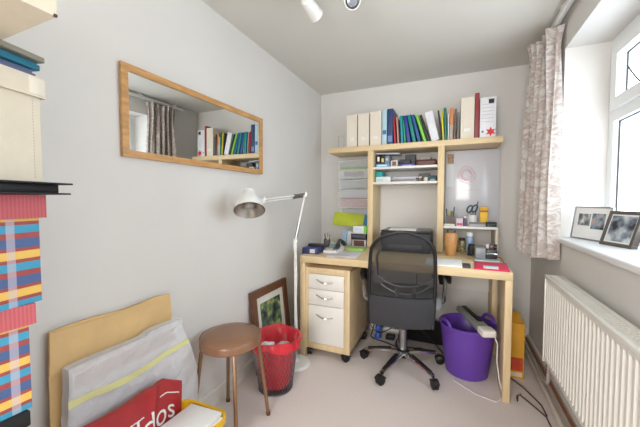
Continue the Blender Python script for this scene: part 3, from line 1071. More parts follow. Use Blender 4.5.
def lidded(name, cx_, cy_, rot, z0, zl, z1, w, d, mb, ml, label, over=.010, parts='body'):
    """cx_,cy_ = the lid's far corner on the room side; box runs back along -x (w) and -y (d)"""
    Mr = rotm((0, 0, rot), (cx_, cy_, 0))
    t = thing(name, label, 'storage box', tuple(Mr @ Vector((-w / 2, -d / 2, z0))))
    bm = bmesh.new(); hollow(bm, -w + over, -over, -d + over, -over, z0, z1 - .008, .004, Mr)
    finish('body', bm, mb, t)
    bm = bmesh.new(); hollow(bm, -w, 0, -d, 0, zl, z1, .004, Mr, open_top=False)
    l = finish('lid', bm, ml, t)
    return t, Mr, l
lidded('storage_box', -.868, .395, R(8), .905, 1.098, 1.150, .315, .37, M_plaid, M_pinkf, 'upper plaid storage box with a pink lid, under the black portfolio')
lidded('storage_box', -.868, .368, R(-3), .664, .858, .9045, .330, .37, M_plaid, M_pinkf, 'plaid storage box with a pink lid directly beneath the upper plaid one')
pl_ = bm_(); boxr(pl_, -1.19, -.868, .0, .352, .628, .663, .004)
tag(finish('box_file', pl_, mat('black_card', (24, 24, 27), .6)), 'flat black box file between the plaid boxes near the bottom', 'box file')
lidded('storage_box', -.862, .345, R(0), .36, .575, .6275, .330, .36, M_plaid, M_pinkf, 'pink-lidded plaid storage box lowest in view under the black box file')
lidded('storage_box', -.860, .355, R(0), .0, .31, .3595, .335, .37, M_plaid, M_pinkf, 'bottom plaid storage box of the stack standing on the carpet')
# black portfolio
Mr = rotm((0, 0, R(14)), (-.846, .440, 0))
po = thing('portfolio', 'black artist portfolio lying open-edged on the pink box lid', 'portfolio', tuple(Mr @ Vector((-.16, -.2, 1.151))))
M_blk = mat('portfolio_black', (30, 31, 34), .5, noise=.1, nscale=80)
finish('cover', B((0, .01, 0, .01, 0, .01)) if False else boxr(bm_(), -.315, 0, -.43, 0, 1.1745, 1.1785, .001, Mr), M_blk, po)
finish('cover', boxr(bm_(), -.315, -.002, -.43, -.004, 1.151, 1.155, .001, Mr), M_blk, po)
finish('pages', boxr(bm_(), -.30, -.02, -.42, -.018, 1.155, 1.1745, .002, Mr), M_black, po)
# cream box
cb, Mr, l = lidded('storage_box', -.858, .398, R(13), 1.180, 1.368, 1.412, .315, .37, M_cream, M_cream, 'cream cardboard storage box with stitched edges under the blue folders', over=.008)
finish('label_plate', boxr(bm_(), -.0005, .002, -.034, -.003, 1.3725, 1.4085, .001, Mr), mat('plate_cream', (228, 220, 204), .5), l)
bm = bmesh.new()
for i in range(26):
    boxr(bm, -.0085, -.0076, -.024, -.0225, 1.188 + .0068 * i, 1.1915 + .0068 * i, 0, Mr)
finish('stitching', bm, mat('thread', (186, 176, 158), .8), cb)
# folders on it
for i, (z0, z1, cxx, cyy, rr, m, lab, nm, cat) in enumerate((
        (1.4125, 1.422, -.868, .385, 15, mat('purple_card', (104, 106, 140), .6), 'dull purple folder directly on the cream box lid', 'folder', 'folder'),
        (1.4225, 1.430, -.870, .380, 11, mat('grey_blue_card', (98, 112, 140), .6), 'grey-blue folder between the purple and teal ones', 'folder', 'folder'),
        (1.4305, 1.443, -.865, .392, 15, mat('teal_card', (26, 110, 136), .5), 'teal folder in the pile on the cream box', 'folder', 'folder'),
        (1.4435, 1.450, -.868, .388, 12, mat('dark_teal_card', (46, 92, 104), .6), 'thin dark teal folder above the teal one', 'folder', 'folder'),
        (1.4505, 1.462, -.862, .400, 15, mat('grey_card', (140, 136, 122), .7), 'olive grey card file on top of the folder pile', 'folder', 'folder'))):
    bm = boxr(bm_(), -.30, 0, -.34, 0, z0, z1, .001, rotm((0, 0, R(rr)), (cxx, cyy, 0)))
    tag(finish(nm, bm, m), lab, cat, 'folders piled on the cream box')
# big cream box at the top
tp = thing('storage_box', 'large cream storage box overhanging at the top of the stack', 'storage box', (-.90, .14, 1.463))
bm = bmesh.new(); hollow(bm, -1.19, -.650, -.05, .322, 1.463, 1.72, .005, None)
finish('body', bm, M_cream, tp)
finish('lid', B((-1.196, -.644, -.056, .328, 1.69, 1.74), bev=.003), M_cream, tp)
bm = bmesh.new()
boxr(bm, -.654, -.649, .317, .323, 1.462, 1.467, .001)
finish('metal_corner', bm, mat('dark_metal', (70, 62, 54), .4, metal=.7), tp)

# ------------------------------------------------------------------ envelope, wrapped panel, crate, bag
M_env = mat('brown_paper', (228, 192, 136), .75, noise=.12, nscale=8, bump=.6, bscale=22)
ev = thing('padded_envelope', 'large brown paper envelope leaning against the left wall', 'envelope', (-1.17, .75, 0))
rnd = random.Random(21)
def env(u, v):
    # u along the wall, v up; the top edge slopes
    yb, yt = .500 + .48 * u, .534 + .456 * u
    zt = .712 - .004 * u + .004 * math.sin(u * 9)
    y = yb + (yt - yb) * v
    z = .001 + (zt - .001) * v
    x = -1.140 - .052 * v + .0035 * math.sin(11 * u + 4 * v) * math.sin(9 * v + 1) + .002 * math.sin(23 * u - 9 * v)
    if v > .86:
        x += .004
    return (x, y, z)
bm = bmesh.new(); slab(bm, env, lambda u, v: (-.012 * math.sin(PI * min(max(u, .02), .98)) ** .4 - .001, 0, 0), 30, 44)
finish('envelope_body', bm, M_env, ev)
bm = bmesh.new()
slab(bm, lambda u, v: (env(u, .80 + .195 * v)[0] + .0045 + .001 * math.sin(u * 30), env(u, .80 + .195 * v)[1], env(u, .80 + .195 * v)[2] - .006 * math.sin(u * 6)), lambda u, v: (-.0025, 0, 0), 30, 6)
finish('flap', bm, M_env, ev)

wp = thing('wrapped_panel', 'flat panels wrapped in clear plastic leaning on the brown envelope', 'wrapped panel', (-1.11, .77, 0))
def panel(u, v):
    yb, yt = .500 + .50 * u, .556 + .425 * u
    zt = .588 + .012 * u
    y = yb + (yt - yb) * v + .03 * u * math.sin(PI * v)
    z = .002 + (zt - .002) * v
    x = -1.098 - .040 * v
    return (x, y, z)
bm = bmesh.new(); slab(bm, lambda u, v: panel(.04 + .92 * u, .01 + .96 * v), lambda u, v: (-.016, 0, 0), 6, 6)
finish('inner_panel', bm, mat('panel_lilac', (238, 230, 228), .7, noise=.25, nscale=3, stretch=(1, .4, 6)), wp)
bm = bmesh.new(); slab(bm, lambda u, v: (lambda p: (p[0] + .003, p[1], p[2]))(panel(.06 + .88 * u, .86 + .09 * v)), lambda u, v: (-.002, 0, 0), 4, 2)
finish('tan_band', bm, mat('band_tan', (198, 172, 158), .7, noise=.15, nscale=8), wp)
M_film = clear_mat('plastic_film', (246, 248, 252), .50, .3)
nt = M_film.node_tree
bp2 = nt.nodes.new('ShaderNodeBump'); bp2.inputs['Strength'].default_value = .9; bp2.inputs['Distance'].default_value = .01
nz = nt.nodes.new('ShaderNodeTexNoise'); nz.inputs['Scale'].default_value = 20; nz.inputs['Detail'].default_value = 4; nz.inputs['Distortion'].default_value = 1.2
tcx = nt.nodes.new('ShaderNodeTexCoord')
nt.links.new(tcx.outputs['Object'], nz.inputs[0]); nt.links.new(nz.outputs['Fac'], bp2.inputs['Height']); nt.links.new(bp2.outputs[0], nt.nodes['Principled BSDF'].inputs['Normal'])
def film(u, v):
    p = panel(u, v)
    cr = .003 * math.sin(13 * u + 17 * v) * math.sin(8 * v - 5 * u) + .0015 * math.sin(31 * u - 42 * v + 2) + .001 * math.sin(67 * v + 19 * u)
    flare = .05 * max(0, u - .86) / .14 * math.sin(PI * v) + (.0 if v < .9 else .02 * (v - .9) / .1 * math.sin(u * 14))
    return (p[0] + .012 + cr, p[1] + flare, p[2] + .004 * math.sin(10 * u) * v)
bm = bmesh.new(); slab(bm, film, lambda u, v: (-.036, 0, 0), 46, 46)
finish('plastic_wrap', bm, M_film, wp, smooth=60, label='crinkled clear plastic')
M_ystripe = mat('yellow_tape', (226, 224, 160), .5)
bm = bmesh.new()
def stripe(u, v):
    p0 = film(.0 + 1.0 * u, .815 + .0 * u + .040 * (v - .5) - .03 * math.sin(PI * u))
    return (p0[0] + .0022, p0[1], p0[2])
slab(bm, stripe, lambda u, v: (-.001, 0, 0), 40, 2)
finish('yellow_stripe', bm, M_ystripe, wp, label='pale yellow stripe across the plastic')

M_ycr = mat('yellow_plastic', (240, 186, 30), .35, noise=.03)
cr = thing('crate', 'yellow plastic crate holding papers and the red bag', 'crate', (-.955, .74, 0))
def rrect(x0, x1, y0, y1, r, n=6):
    out = []
    for cx_, cy_, a0 in ((x1 - r, y1 - r, 0), (x0 + r, y1 - r, 90), (x0 + r, y0 + r, 180), (x1 - r, y0 + r, 270)):
        for i in range(n + 1):
            a = R(a0 + 90 * i / n)
            out.append((cx_ + r * math.cos(a), cy_ + r * math.sin(a)))
    return out
bm = bmesh.new()
loops = []
for ins, z in ((.03, 0), (.012, .235), (.0, .237), (.0, .262), (.012, .262), (.015, .24), (.034, .006)):
    loops.append([bm.verts.new((x, y, z)) for x, y in rrect(-1.078 + ins, -.828 - ins, .50 + ins, .972 - ins, .045 - min(ins, .02))])
for a, b in zip(loops, loops[1:]):
    for i in range(len(a)):
        bm.faces.new((a[i], a[(i + 1) % len(a)], b[(i + 1) % len(a)], b[i]))
bm.faces.new(loops[0][::-1]); bm.faces.new(loops[-1])
finish('crate_shell', bm, M_ycr, cr)
bm = bmesh.new()
for x0, x1 in ((-.832, -.824),):
    boxr(bm, x0, x1, .64, .83, .16, .205, .01)
finish('hand_grip', bm, M_ycr, cr)
for i in range(5):
    z = .195 + .018 * i
    bm = boxr(bm_(), -.165 / 2, .165 / 2, -.17, .17, 0, .014, .001, rotm((R(-3 + i * .6), R(-4), R(-4 + 3 * (i % 3))), (-.934 + .002 * i, .765 + .004 * (i % 2), z)))
    tag(finish('document_stack', bm, M_paper), ['lowest sheaf of white papers in the yellow crate', 'second lowest sheaf of white papers in the yellow crate', 'middle sheaf of white papers in the yellow crate',
        'sheaf of white papers just under the topmost in the yellow crate', 'topmost sheaf of white papers in the yellow crate'][i], 'papers', 'paper sheaves in the yellow crate')
# red carrier bag
rbag = thing('carrier_bag', 'red carrier bag with white lettering tucked in the yellow crate', 'bag', (-1.035, .75, .02))
M_bag = mat('bag_red', (178, 44, 50), .35, noise=.12, nscale=9)
def bag(u, v):
    y = .535 + .385 * u + .02 * (v - .5) * (u - .5)
    z = .02 + .400 * v - .05 * max(0, u - .8) / .2 * v
    b = math.sin(PI * min(max(u, .0), 1)) ** .6
    x = -1.034 + .018 * b - .02 * v + .007 * math.sin(9 * u + 5 * v) + .012 * math.exp(-((u - .62 - .25 * (v - .8)) / .04) ** 2) * v
    return (x, y, z)
bm = bmesh.new(); slab(bm, bag, lambda u, v: (-.022 * math.sin(PI * u) ** .5 - .002, 0, 0), 40, 30)
finish('bag_body', bm, M_bag, rbag, smooth=60)
def text_mesh(name, body, size, M, m, parent, proj=None, label=None):
    cu = bpy.data.curves.new('txt', 'FONT')
    cu.body = body
    cu.size = size
    cu.resolution_u = 3
    to = bpy.data.objects.new('txt', cu)
    C.objects.link(to)
    dg = bpy.context.evaluated_depsgraph_get()
    me = bpy.data.meshes.new_from_object(to.evaluated_get(dg))
    bpy.data.objects.remove(to)
    bm = bmesh.new(); bm.from_mesh(me)
    if proj:
        bmesh.ops.subdivide_edges(bm, edges=[e for e in bm.edges if e.calc_length() > size * .25], cuts=2)
    bmesh.ops.triangulate(bm, faces=list(bm.faces))
    for v in bm.verts:
        v.co = (M @ v.co) if proj is None else proj(v.co)
    r = bmesh.ops.extrude_face_region(bm, geom=list(bm.faces))
    nrm = Vector((.0006, 0, 0)) if proj else (M.to_3x3() @ Vector((0, 0, .0005)))
    bmesh.ops.translate(bm, verts=[g for g in r['geom'] if isinstance(g, bmesh.types.BMVert)], vec=nrm)
    bpy.data.meshes.remove(me)
    return finish(name, bm, m, parent, label=label, smooth=0)
def on_bag(u0, v0):
    def f(co):
        u, v = u0 + co.x / .385, v0 + co.y / .385
        p = bag(min(max(u, 0), 1), min(max(v, 0), 1))
        return Vector((p[0] + .0016, p[1], p[2]))
    return f
text_mesh('lettering', 'lldos', .112, None, M_paper, rbag, on_bag(.36, .605), 'white lettering')
for (u0, v0, u1) in ((.72, .86, .95), (.30, .80, .52), (.12, .70, .34)):
    bm = bmesh.new()
    slab(bm, lambda u, v: (lambda p: (p[0] + .002, p[1], p[2]))(bag(u0 + (u1 - u0) * u, v0 + .012 * v + .003 * math.sin(60 * u))), lambda u, v: (-.0006, 0, 0), 16, 1)
    finish('printed_line', bm, M_paper, rbag)

# ------------------------------------------------------------------ photo frames on the sill
def photo_frame(name, label, p0, p1, h, lean, fw, depth, mframe, mount, pics, inset):
    p0, p1 = Vector((*p0, ZS + .001)), Vector((*p1, ZS + .001))
    ex_ = (p1 - p0).normalized()
    W = (p1 - p0).length
    nrm = Vector((ex_.y, -ex_.x, 0))                      # towards the room
    up = (Vector((0, 0, 1)) * math.cos(lean) - nrm * math.sin(lean)).normalized()
    n2 = ex_.cross(up).normalized()
    if n2.dot(nrm) < 0: n2 = -n2
    M = Matrix(((ex_.x, up.x, n2.x, p0.x), (ex_.y, up.y, n2.y, p0.y), (ex_.z, up.z, n2.z, p0.z), (0, 0, 0, 1)))
    t = thing(name, label, 'photo frame', tuple((p0 + p1) / 2))
    bm = bmesh.new()
    boxr(bm, 0, W, 0, fw, -depth, 0, .002, M); boxr(bm, 0, W, h - fw, h, -depth, 0, .002, M)
    boxr(bm, 0, fw, fw, h - fw, -depth, 0, .002, M); boxr(bm, W - fw, W, fw, h - fw, -depth, 0, .002, M)
    finish('frame', bm, mframe, t)
    finish('mount', boxr(bm_(), fw - .002, W - fw + .002, fw - .002, h - fw + .002, -depth + .001, -.005, 0, M), mount, t, smooth=0)
    for (a, b, c, d, m) in pics:
        finish('photo', boxr(bm_(), a * W, b * W, c * h, d * h, -.005, -.004, 0, M), m, t, smooth=0)
    bm = bmesh.new()
    foot = p0 + ex_ * W * .5 - nrm * (math.sin(lean) * h * .8 + .04) ; foot.z = ZS + .003
    tube(bm, [M @ Vector((W * .5, h * .65, -depth)), foot], .006, 6)
    finish('strut', bm, M_black, t)
    return t
def photo_mat(name, a, b, c, sc):
    m = mat(name, a, .3)
    nt = m.node_tree
    tc = nt.nodes.new('ShaderNodeTexCoord')
    n = nt.nodes.new('ShaderNodeTexNoise'); n.inputs['Scale'].default_value = sc; n.inputs['Detail'].default_value = 2
    nt.links.new(tc.outputs['Object'], n.inputs[0])
    rp = nt.nodes.new('ShaderNodeValToRGB')
    e = rp.color_ramp.elements
    e[0].position, e[0].color = .38, lin(a)
    e[1].position, e[1].color = .64, lin(c)
    k = e.new(.5); k.color = lin(b)
    nt.links.new(n.outputs['Fac'], rp.inputs[0])
    nt.links.new(rp.outputs[0], nt.nodes['Principled BSDF'].inputs['Base Color'])
    return m
photo_frame('standing_photo', 'thin silver photo frame with two small photos on the window sill', (.602, 2.125), (.685, 1.905), .175, R(8), .006, .012, M_steel, M_paper,
            ((.14, .47, .42, .78, photo_mat('photo_bw', (90, 92, 94), (150, 152, 150), (220, 222, 220), 30)),
             (.51, .84, .34, .80, photo_mat('photo_colour', (38, 34, 36), (120, 150, 170), (196, 160, 140), 26))), .1)
photo_frame('standing_photo', 'dark wooden photo frame leaning back in front of the silver one', (.640, 1.865), (.690, 1.700), .165, R(16), .016, .026, mat('dark_wood_frame', (92, 84, 78), .4, noise=.15, nscale=20), M_paper,
            ((.13, .87, .14, .86, photo_mat('photo_dark', (40, 46, 58), (130, 140, 150), (212, 216, 220), 16)),), .1)

# ------------------------------------------------------------------ things on the top shelf
ZT = 1.5925
M_files = mat('file_cream', (226, 216, 200), .7, noise=.03, nscale=20)
bk = bmesh.new()
tube(bk, [(-.962, 2.62, ZT + .003), (-.962, 2.62, ZT + .12), (-.905, 2.60, ZT + .12), (-.905, 2.60, ZT + .003), (-.962, 2.62, ZT + .003)], .0022, 6)
tag(finish('wire_bookend', bk, M_steel), 'thin wire bookend at the left end of the top shelf', 'bookend')
def magfile(x0, x1, h, label, m, d=.22, group='cream magazine files on the top shelf'):
    t = thing('magazine_file', label, 'magazine file', ((x0 + x1) / 2, 2.64, ZT), group)
    bm = bmesh.new()
    hollow(bm, x0, x1, 2.535, 2.535 + d, ZT, ZT + h, .003, None, bev=.001)
    finish('file_case', bm, m, t)
    bm = bmesh.new()
    boxr(bm, (x0 + x1) / 2 - .022, (x0 + x1) / 2 + .022, 2.5335, 2.5352, ZT + .055, ZT + .085, .0005)
    finish('label_slot', bm, M_white, t)
    finish('papers', boxr(bm_(), x0 + .008, x1 - .008, 2.545, 2.535 + d - .01, ZT + .004, ZT + h - .015), M_paper, t, smooth=0)
    return t
magfile(-.855, -.764, .272, 'leftmost of the three cream magazine files on the shelf top', M_files)
magfile(-.755, -.660, .275, 'middle one of the three cream magazine files on the shelf top', M_files)
magfile(-.650, -.556, .280, 'cream magazine file next to the pale blue book', M_files)
def book(name, cat, x0, x1, h, lean, col, label, d=.2, y=2.54, rough=.5, pages=True, band=None, group='books and folders on the top shelf'):
    """x0..x1 at the foot; lean: how far the top shifts in x"""
    w = x1 - x0
    t = thing(name, label, cat, ((x0 + x1) / 2, y + d / 2, ZT), group)
    a = math.atan2(lean, h)
    lift = 0
    M = rotm((0, a, 0), (x0 if a < 0 else x1, 0, ZT + .0005)) @ Matrix.Translation((0 if a < 0 else -w, 0, 0))
    m = mat('cover_%d_%d_%d' % tuple(col), col, rough, noise=.06, nscale=25)
    e = min(.004, w * .2)
    bm = bmesh.new()
    boxr(bm, 0, e, y, y + d, 0, h, .0005, M); boxr(bm, w - e, w, y, y + d, 0, h, .0005, M)
    boxr(bm, 0, w, y, y + e, 0, h, .0008, M)
    finish('cover', bm, m, t)
    finish('pages', boxr(bm_(), e, w - e, y + e, y + d - .006, .003, h - .005, 0, M), M_paper, t, smooth=0)
    if band:
        finish('spine_label', boxr(bm_(), w * .12, w * .88, y - .0008, y + .0005, h * band[0], h * band[1], 0, M), mat('band_%d_%d_%d' % tuple(band[2]), band[2], .6), t, smooth=0)
    return t
book('book', 'book', -.550, -.512, .288, 0, (180, 208, 220), 'pale blue book beside the cream magazine files', band=(.3, .42, (60, 110, 170)))
book('ring_binder', 'binder', -.508, -.462, .290, 0, (40, 66, 110), 'dark navy ring binder on the top shelf', band=(.08, .25, (110, 140, 190)))
book('book', 'book', -.452, -.434, .225, -.014, (176, 36, 56), 'red book leaning against the navy ring binder', d=.16)
book('book', 'book', -.424, -.412, .215, -.014, (206, 160, 150), 'thin pinkish book beside the red one', d=.16)
book('folder', 'folder', -.398, -.376, .225, -.012, (24, 150, 168), 'turquoise folder right of the pinkish book', d=.19)
book('folder', 'folder', -.372, -.356, .222, -.018, (40, 158, 110), 'thin green folder between turquoise and navy ones', d=.19)
book('folder', 'folder', -.348, -.318, .222, -.036, (38, 62, 150), 'royal blue folder leaning left', d=.19)
book('folder', 'folder', -.306, -.276, .226, -.048, (14, 130, 126), 'dark teal folder leaning left beside the royal blue one', d=.19)
book('folder', 'folder', -.266, -.240, .226, -.058, (32, 88, 146), 'steel blue folder leaning left behind the lime one', d=.19)
book('folder', 'folder', -.222, -.198, .224, -.072, (126, 208, 70), 'lime green folder leaning left', d=.19)
book('folder', 'folder', -.190, -.172, .222, -.072, (36, 44, 34), 'black folder between the lime and white ones', d=.19)
book('ring_binder', 'binder', -.164, -.106, .232, -.056, (226, 226, 232), 'wide white binder leaning left', d=.2)
book('folder', 'folder', -.098, -.088, .236, -.026, (54, 36, 32), 'thin dark brown folder beside the white leaning binder', d=.19)
book('folder', 'folder', -.084, -.072, .242, -.016, (226, 214, 40), 'bright yellow folder among the leaning folders', d=.19)
book('folder', 'folder', -.070, -.052, .248, -.010, (10, 122, 110), 'sea green folder next to the yellow one', d=.19)
book('book', 'book', -.048, -.040, .200, 0, (222, 224, 220), 'thin white booklet next to the sea green folder', d=.16)
bx_ = thing('wallet_file', 'orange-topped grey file standing beside the brown book', 'file', (-.025, 2.63, ZT), 'books and folders on the top shelf')
finish('lower_case', B((-.036, -.012, 2.545, 2.70, ZT, ZT + .12), bev=.001), mat('case_grey', (176, 164, 150), .6), bx_)
finish('upper_case', B((-.036, -.012, 2.544, 2.70, ZT + .12, ZT + .245), bev=.004), mat('case_orange', (204, 128, 76), .5), bx_)
book('book', 'book', -.008, .006, .232, .006, (128, 92, 72), 'narrow brown book beside the orange file', d=.16)
book('book', 'book', .016, .030, .205, 0, (118, 122, 124), 'slim grey book next to the cream file at right', d=.17)
magfile(.040, .130, .305, 'lone cream magazine file beside the tall maroon book', M_files, group=None)
book('book', 'book', .134, .162, .330, 0, (150, 56, 62), 'tall maroon book between the cream file and the white binder', d=.2)
wbn = book('ring_binder', 'binder', .168, .270, .290, 0, (232, 232, 236), 'white binder with ruled lines and a red star on its spine', d=.22)
bm = bmesh.new()
for i in range(6):
    boxr(bm, .178, .258, 2.5388, 2.5405, ZT + .115 + .025 * i, ZT + .1165 + .025 * i)
finish('ruled_lines', bm, mat('line_grey', (150, 152, 160), .7), wbn, smooth=0)
finish('black_square', B((.222, .256, 2.5385, 2.5405, ZT + .245, ZT + .276)), M_black, wbn, smooth=0)
bm = bmesh.new()
poly = []
for i in range(12):
    a = PI / 2 + 2 * PI * i / 12
    r_ = .036 if i % 2 == 0 else .017
    poly.append((.238 + r_ * math.cos(a), ZT + .042 + r_ * math.sin(a)))
prism(bm, poly, 'y', 2.538, 2.5405)
finish('red_star', bm, mat('star_red', (214, 48, 48), .6), wbn, smooth=0)
finish('blue_dot', lathe(bm_(), [(0, 0), (.008, 0), (.008, .002), (0, .002)], 12, rotm((R(90), 0, 0), (.186, 2.5405, ZT + .045))), mat('dot_blue', (90, 130, 160), .6), wbn)

# ------------------------------------------------------------------ middle shelves
def item(name, cat, b, col, label, bev=.003, m=None, rough=.5, top=None, front=None, group=None):
    """box-like small thing with a lid or a front label as parts"""
    mm = m or mat('tint_%d_%d_%d' % tuple(col), col, rough, noise=.08, nscale=30)
    x0, x1, y0, y1, z0, z1 = b
    t = thing(name, label, cat, ((x0 + x1) / 2, (y0 + y1) / 2, z0), group)
    zt = z1
    if top:
        zt = z1 - top[0]
        finish('lid', B((x0 - .001, x1 + .001, y0 - .001, y1 + .001, zt, z1), bev=bev), mat('tint_%d_%d_%d' % tuple(top[1]), top[1], rough), t)
    finish('body', B((x0, x1, y0, y1, z0, zt), bev=bev), mm, t)
    if front:
        fx0_, fx1_, fz0_, fz1_, fc = front
        finish('front_label', B((x0 + (x1 - x0) * fx0_, x0 + (x1 - x0) * fx1_, y0 - .0012, y0 + .0005, z0 + (z1 - z0) * fz0_, z0 + (z1 - z0) * fz1_)), mat('tint_%d_%d_%d' % tuple(fc), fc, rough), t, smooth=0)
    return t
S1, S2 = 1.4115, 1.2875
item('cardboard_box', 'box', (-.606, -.490, 2.56, 2.72, S1, S1 + .030), (110, 160, 208), 'flat light blue box on the upper middle shelf', front=(.1, .8, .3, .7, (220, 230, 240)))
item('ink_box', 'box', (-.604, -.570, 2.57, 2.68, S1 + .031, S1 + .105), (30, 32, 38), 'small black carton with a white mark on the blue box', front=(.3, .8, .3, .8, (230, 230, 226)))
item('ink_box', 'box', (-.566, -.535, 2.575, 2.68, S1 + .031, S1 + .092), (52, 56, 60), 'small dark carton with a yellow mark on the blue box', front=(.2, .8, .25, .75, (222, 196, 90)))
item('ink_box', 'box', (-.532, -.495, 2.575, 2.68, S1 + .031, S1 + .098), (120, 136, 150), 'small grey carton beside the yellow-marked one', front=(.2, .7, .4, .7, (190, 200, 206)))
bm = bmesh.new(); boxr(bm, -.10, .10, -.06, .06, 0, .014, .003, rotm((0, R(3), 0), (-.512, 2.63, S1 + .108)))
tag(finish('grey_booklet', bm, mat('tint_176_178_186', (176, 178, 186), .6)), 'grey booklet lying across the small cartons', 'booklet')
item('photo_cube', 'box', (-.482, -.425, 2.56, 2.66, S1, S1 + .055), (214, 208, 198), 'off-white small box with a round brown mark on the upper shelf', front=(.25, .8, .2, .8, (122, 92, 80)))
item('pencil_case', 'case', (-.418, -.288, 2.57, 2.66, S1, S1 + .022), (86, 84, 160), 'flat purple-blue case on the upper shelf', front=(.2, .8, .2, .6, (176, 180, 220)))
item('gadget_case', 'case', (-.412, -.330, 2.58, 2.68, S1 + .023, S1 + .060), (54, 56, 62), 'dark grey gadget case on the purple-blue case')
item('gadget_case', 'case', (-.380, -.300, 2.67, 2.76, S1, S1 + .110), (84, 86, 92), 'taller grey case standing at the back of the upper shelf')
item('wooden_box', 'box', (-.276, -.130, 2.56, 2.72, S1, S1 + .048), (88, 44, 40), 'dark red-brown wooden box on the upper middle shelf', top=(.010, (70, 34, 32)), front=(.08, .92, .15, .75, (104, 56, 50)))
item('grey_tin', 'tin', (-.262, -.170, 2.58, 2.70, S1 + .049, S1 + .075), (150, 142, 132), 'grey tin on the red-brown wooden box')
item('turquoise_box', 'box', (-.606, -.552, 2.57, 2.68, S2 + .048, S2 + .092), (20, 160, 160), 'small turquoise box stacked on the white box')
item('white_box', 'box', (-.606, -.482, 2.56, 2.72, S2, S2 + .047), (224, 228, 228), 'white flat box under the turquoise box on the lower shelf', front=(.1, .5, .3, .6, (170, 205, 208)))
for i in range(4):
    bm = boxr(bm_(), -.10, .10, -.07, .07, 0, .0095, .001, rotm((0, 0, R([-2, 3, -1, 2][i])), (-.375 + [.0, .004, -.006, .01][i], 2.65, S2 + .0005 + .0105 * i)))
    tag(finish('magazine', bm, mat('mag%d' % i, [(206, 200, 206), (150, 140, 142), (188, 186, 194), (202, 204, 214)][i], .5, noise=.1)),
        ['bottom magazine of the pale pile on the lower shelf', 'brownish grey magazine second from the bottom of the pile', 'grey magazine second from the top of the pile', 'topmost pale magazine of the pile on the lower shelf'][i], 'magazine', 'magazines on the lower middle shelf')
def jar(name, cat, x, y, z, r, h, m, label, lidm=None, n=20):
    t = thing(name, label, cat, (x, y, z))
    bm = bmesh.new(); lathe(bm, [(0, 0), (r * .92, 0), (r, .004), (r, h * .72), (r * .8, h * .82), (0, h * .82)], n, Matrix.Translation((x, y, z)))
    finish('body', bm, m, t)
    bm = bmesh.new(); lathe(bm, [(0, h * .80), (r * .82, h * .80), (r * .82, h * .97), (r * .7, h), (0, h)], n, Matrix.Translation((x, y, z)))
    finish('cap', bm, lidm or M_white, t)
    return t
jar('small_jar', 'jar', -.252, 2.60, S2, .020, .040, mat('amber', (120, 96, 80), .3), 'small amber jar right of the magazine pile')
jar('small_jar', 'jar', -.205, 2.59, S2, .018, .034, mat('whitejar', (214, 210, 200), .4), 'small white jar at the right of the lower shelf', M_paper)
item('teal_case', 'case', (-.182, -.125, 2.57, 2.68, S2, S2 + .046), (36, 78, 84), 'dark teal case at the right end of the lower shelf', front=(.2, .8, .1, .4, (150, 175, 176)))
item('grey_case', 'case', (-.270, -.185, 2.66, 2.75, S2, S2 + .070), (112, 112, 112), 'grey case at the back of the lower shelf behind the jars')

# ------------------------------------------------------------------ clear pockets in the left bay
fr_ = thing('file_rack', 'clear plastic wall file rack with stacked pockets beside the shelf upright', 'file rack', (-.855, 2.75, .99))
M_clear = clear_mat('clear_plastic', (232, 236, 238), .30, .12)
M_cledge = clear_mat('clear_plastic_edge', (240, 244, 246), .75, .1)
rx0_, rx1_ = -.985, -.690
finish('back_sheet', B((rx0_, rx1_, 2.788, 2.792, 1.0, 1.50)), M_clear, fr_, smooth=0)
pock = [1.415, 1.325, 1.235, 1.145, 1.055]
for z in pock:
    bm = bmesh.new()
    prism(bm, [(2.786, z), (2.705, z + .012), (2.685, z + .088), (2.689, z + .088), (2.709, z + .016), (2.786, z + .004)], 'x', rx0_, rx1_)
    p_ = finish('pocket', bm, M_clear, fr_, smooth=0)
    bm = bmesh.new()
    tube(bm, [(rx0_, 2.686, z + .089), (rx1_, 2.686, z + .089)], .0028, 6)
    tube(bm, [(rx0_, 2.704, z + .012), (rx1_, 2.704, z + .012)], .0028, 6)
    tube(bm, [(rx0_, 2.704, z + .012), (rx0_, 2.686, z + .089)], .0028, 6)
    tube(bm, [(rx1_, 2.704, z + .012), (rx1_, 2.686, z + .089)], .0028, 6)
    finish('edge', bm, M_cledge, p_)
def sheet(name, cat, z, h, col, label, x0=-.972, x1=-.702, dx=0, lean=.014, th=.006, rot=0):
    M = rotm((math.atan2(lean, h), rot, 0), ((x0 + x1) / 2 + dx, 2.715, z + .018))
    bm = boxr(bm_(), -(x1 - x0) / 2, (x1 - x0) / 2, 0, th, 0, h, .0008, M)
    return tag(finish(name, bm, mat('sheet_%d_%d_%d' % tuple(col), col, .6, noise=.07, nscale=12)), label, cat, 'papers in the clear file rack')
sheet('paper_sheaf', 'papers', pock[0], .055, (178, 176, 172), 'low sheaf of paper in the top pocket of the clear rack')
sheet('folder', 'folder', pock[1], .095, (130, 182, 80), 'green folder edge showing in the second pocket of the clear rack')
o = sheet('paper_sheaf', 'papers', pock[1], .070, (226, 226, 228), 'white sheets with a grey printed panel in the second clear pocket', lean=.002, th=.003, dx=.002)
o.location.y -= .012
b_ = bmesh.new(); boxr(b_, -.93, -.745, 2.7005, 2.7028, pock[1] + .03, pock[1] + .075)
finish('printed_panel', b_, mat('panel_grey', (168, 168, 172), .6), o, smooth=0)
ROOT[o.name] = Vector(o.location)
sheet('paper_sheaf', 'papers', pock[2], .070, (176, 182, 178), 'grey leaflets in the third pocket of the clear rack')
sheet('paper_sheaf', 'papers', pock[3], .070, (214, 208, 216), 'pale lilac sheets in the fourth pocket of the clear rack')
sheet('folder', 'folder', pock[4], .078, (206, 120, 122), 'faded red folder in the lowest pocket of the clear rack')
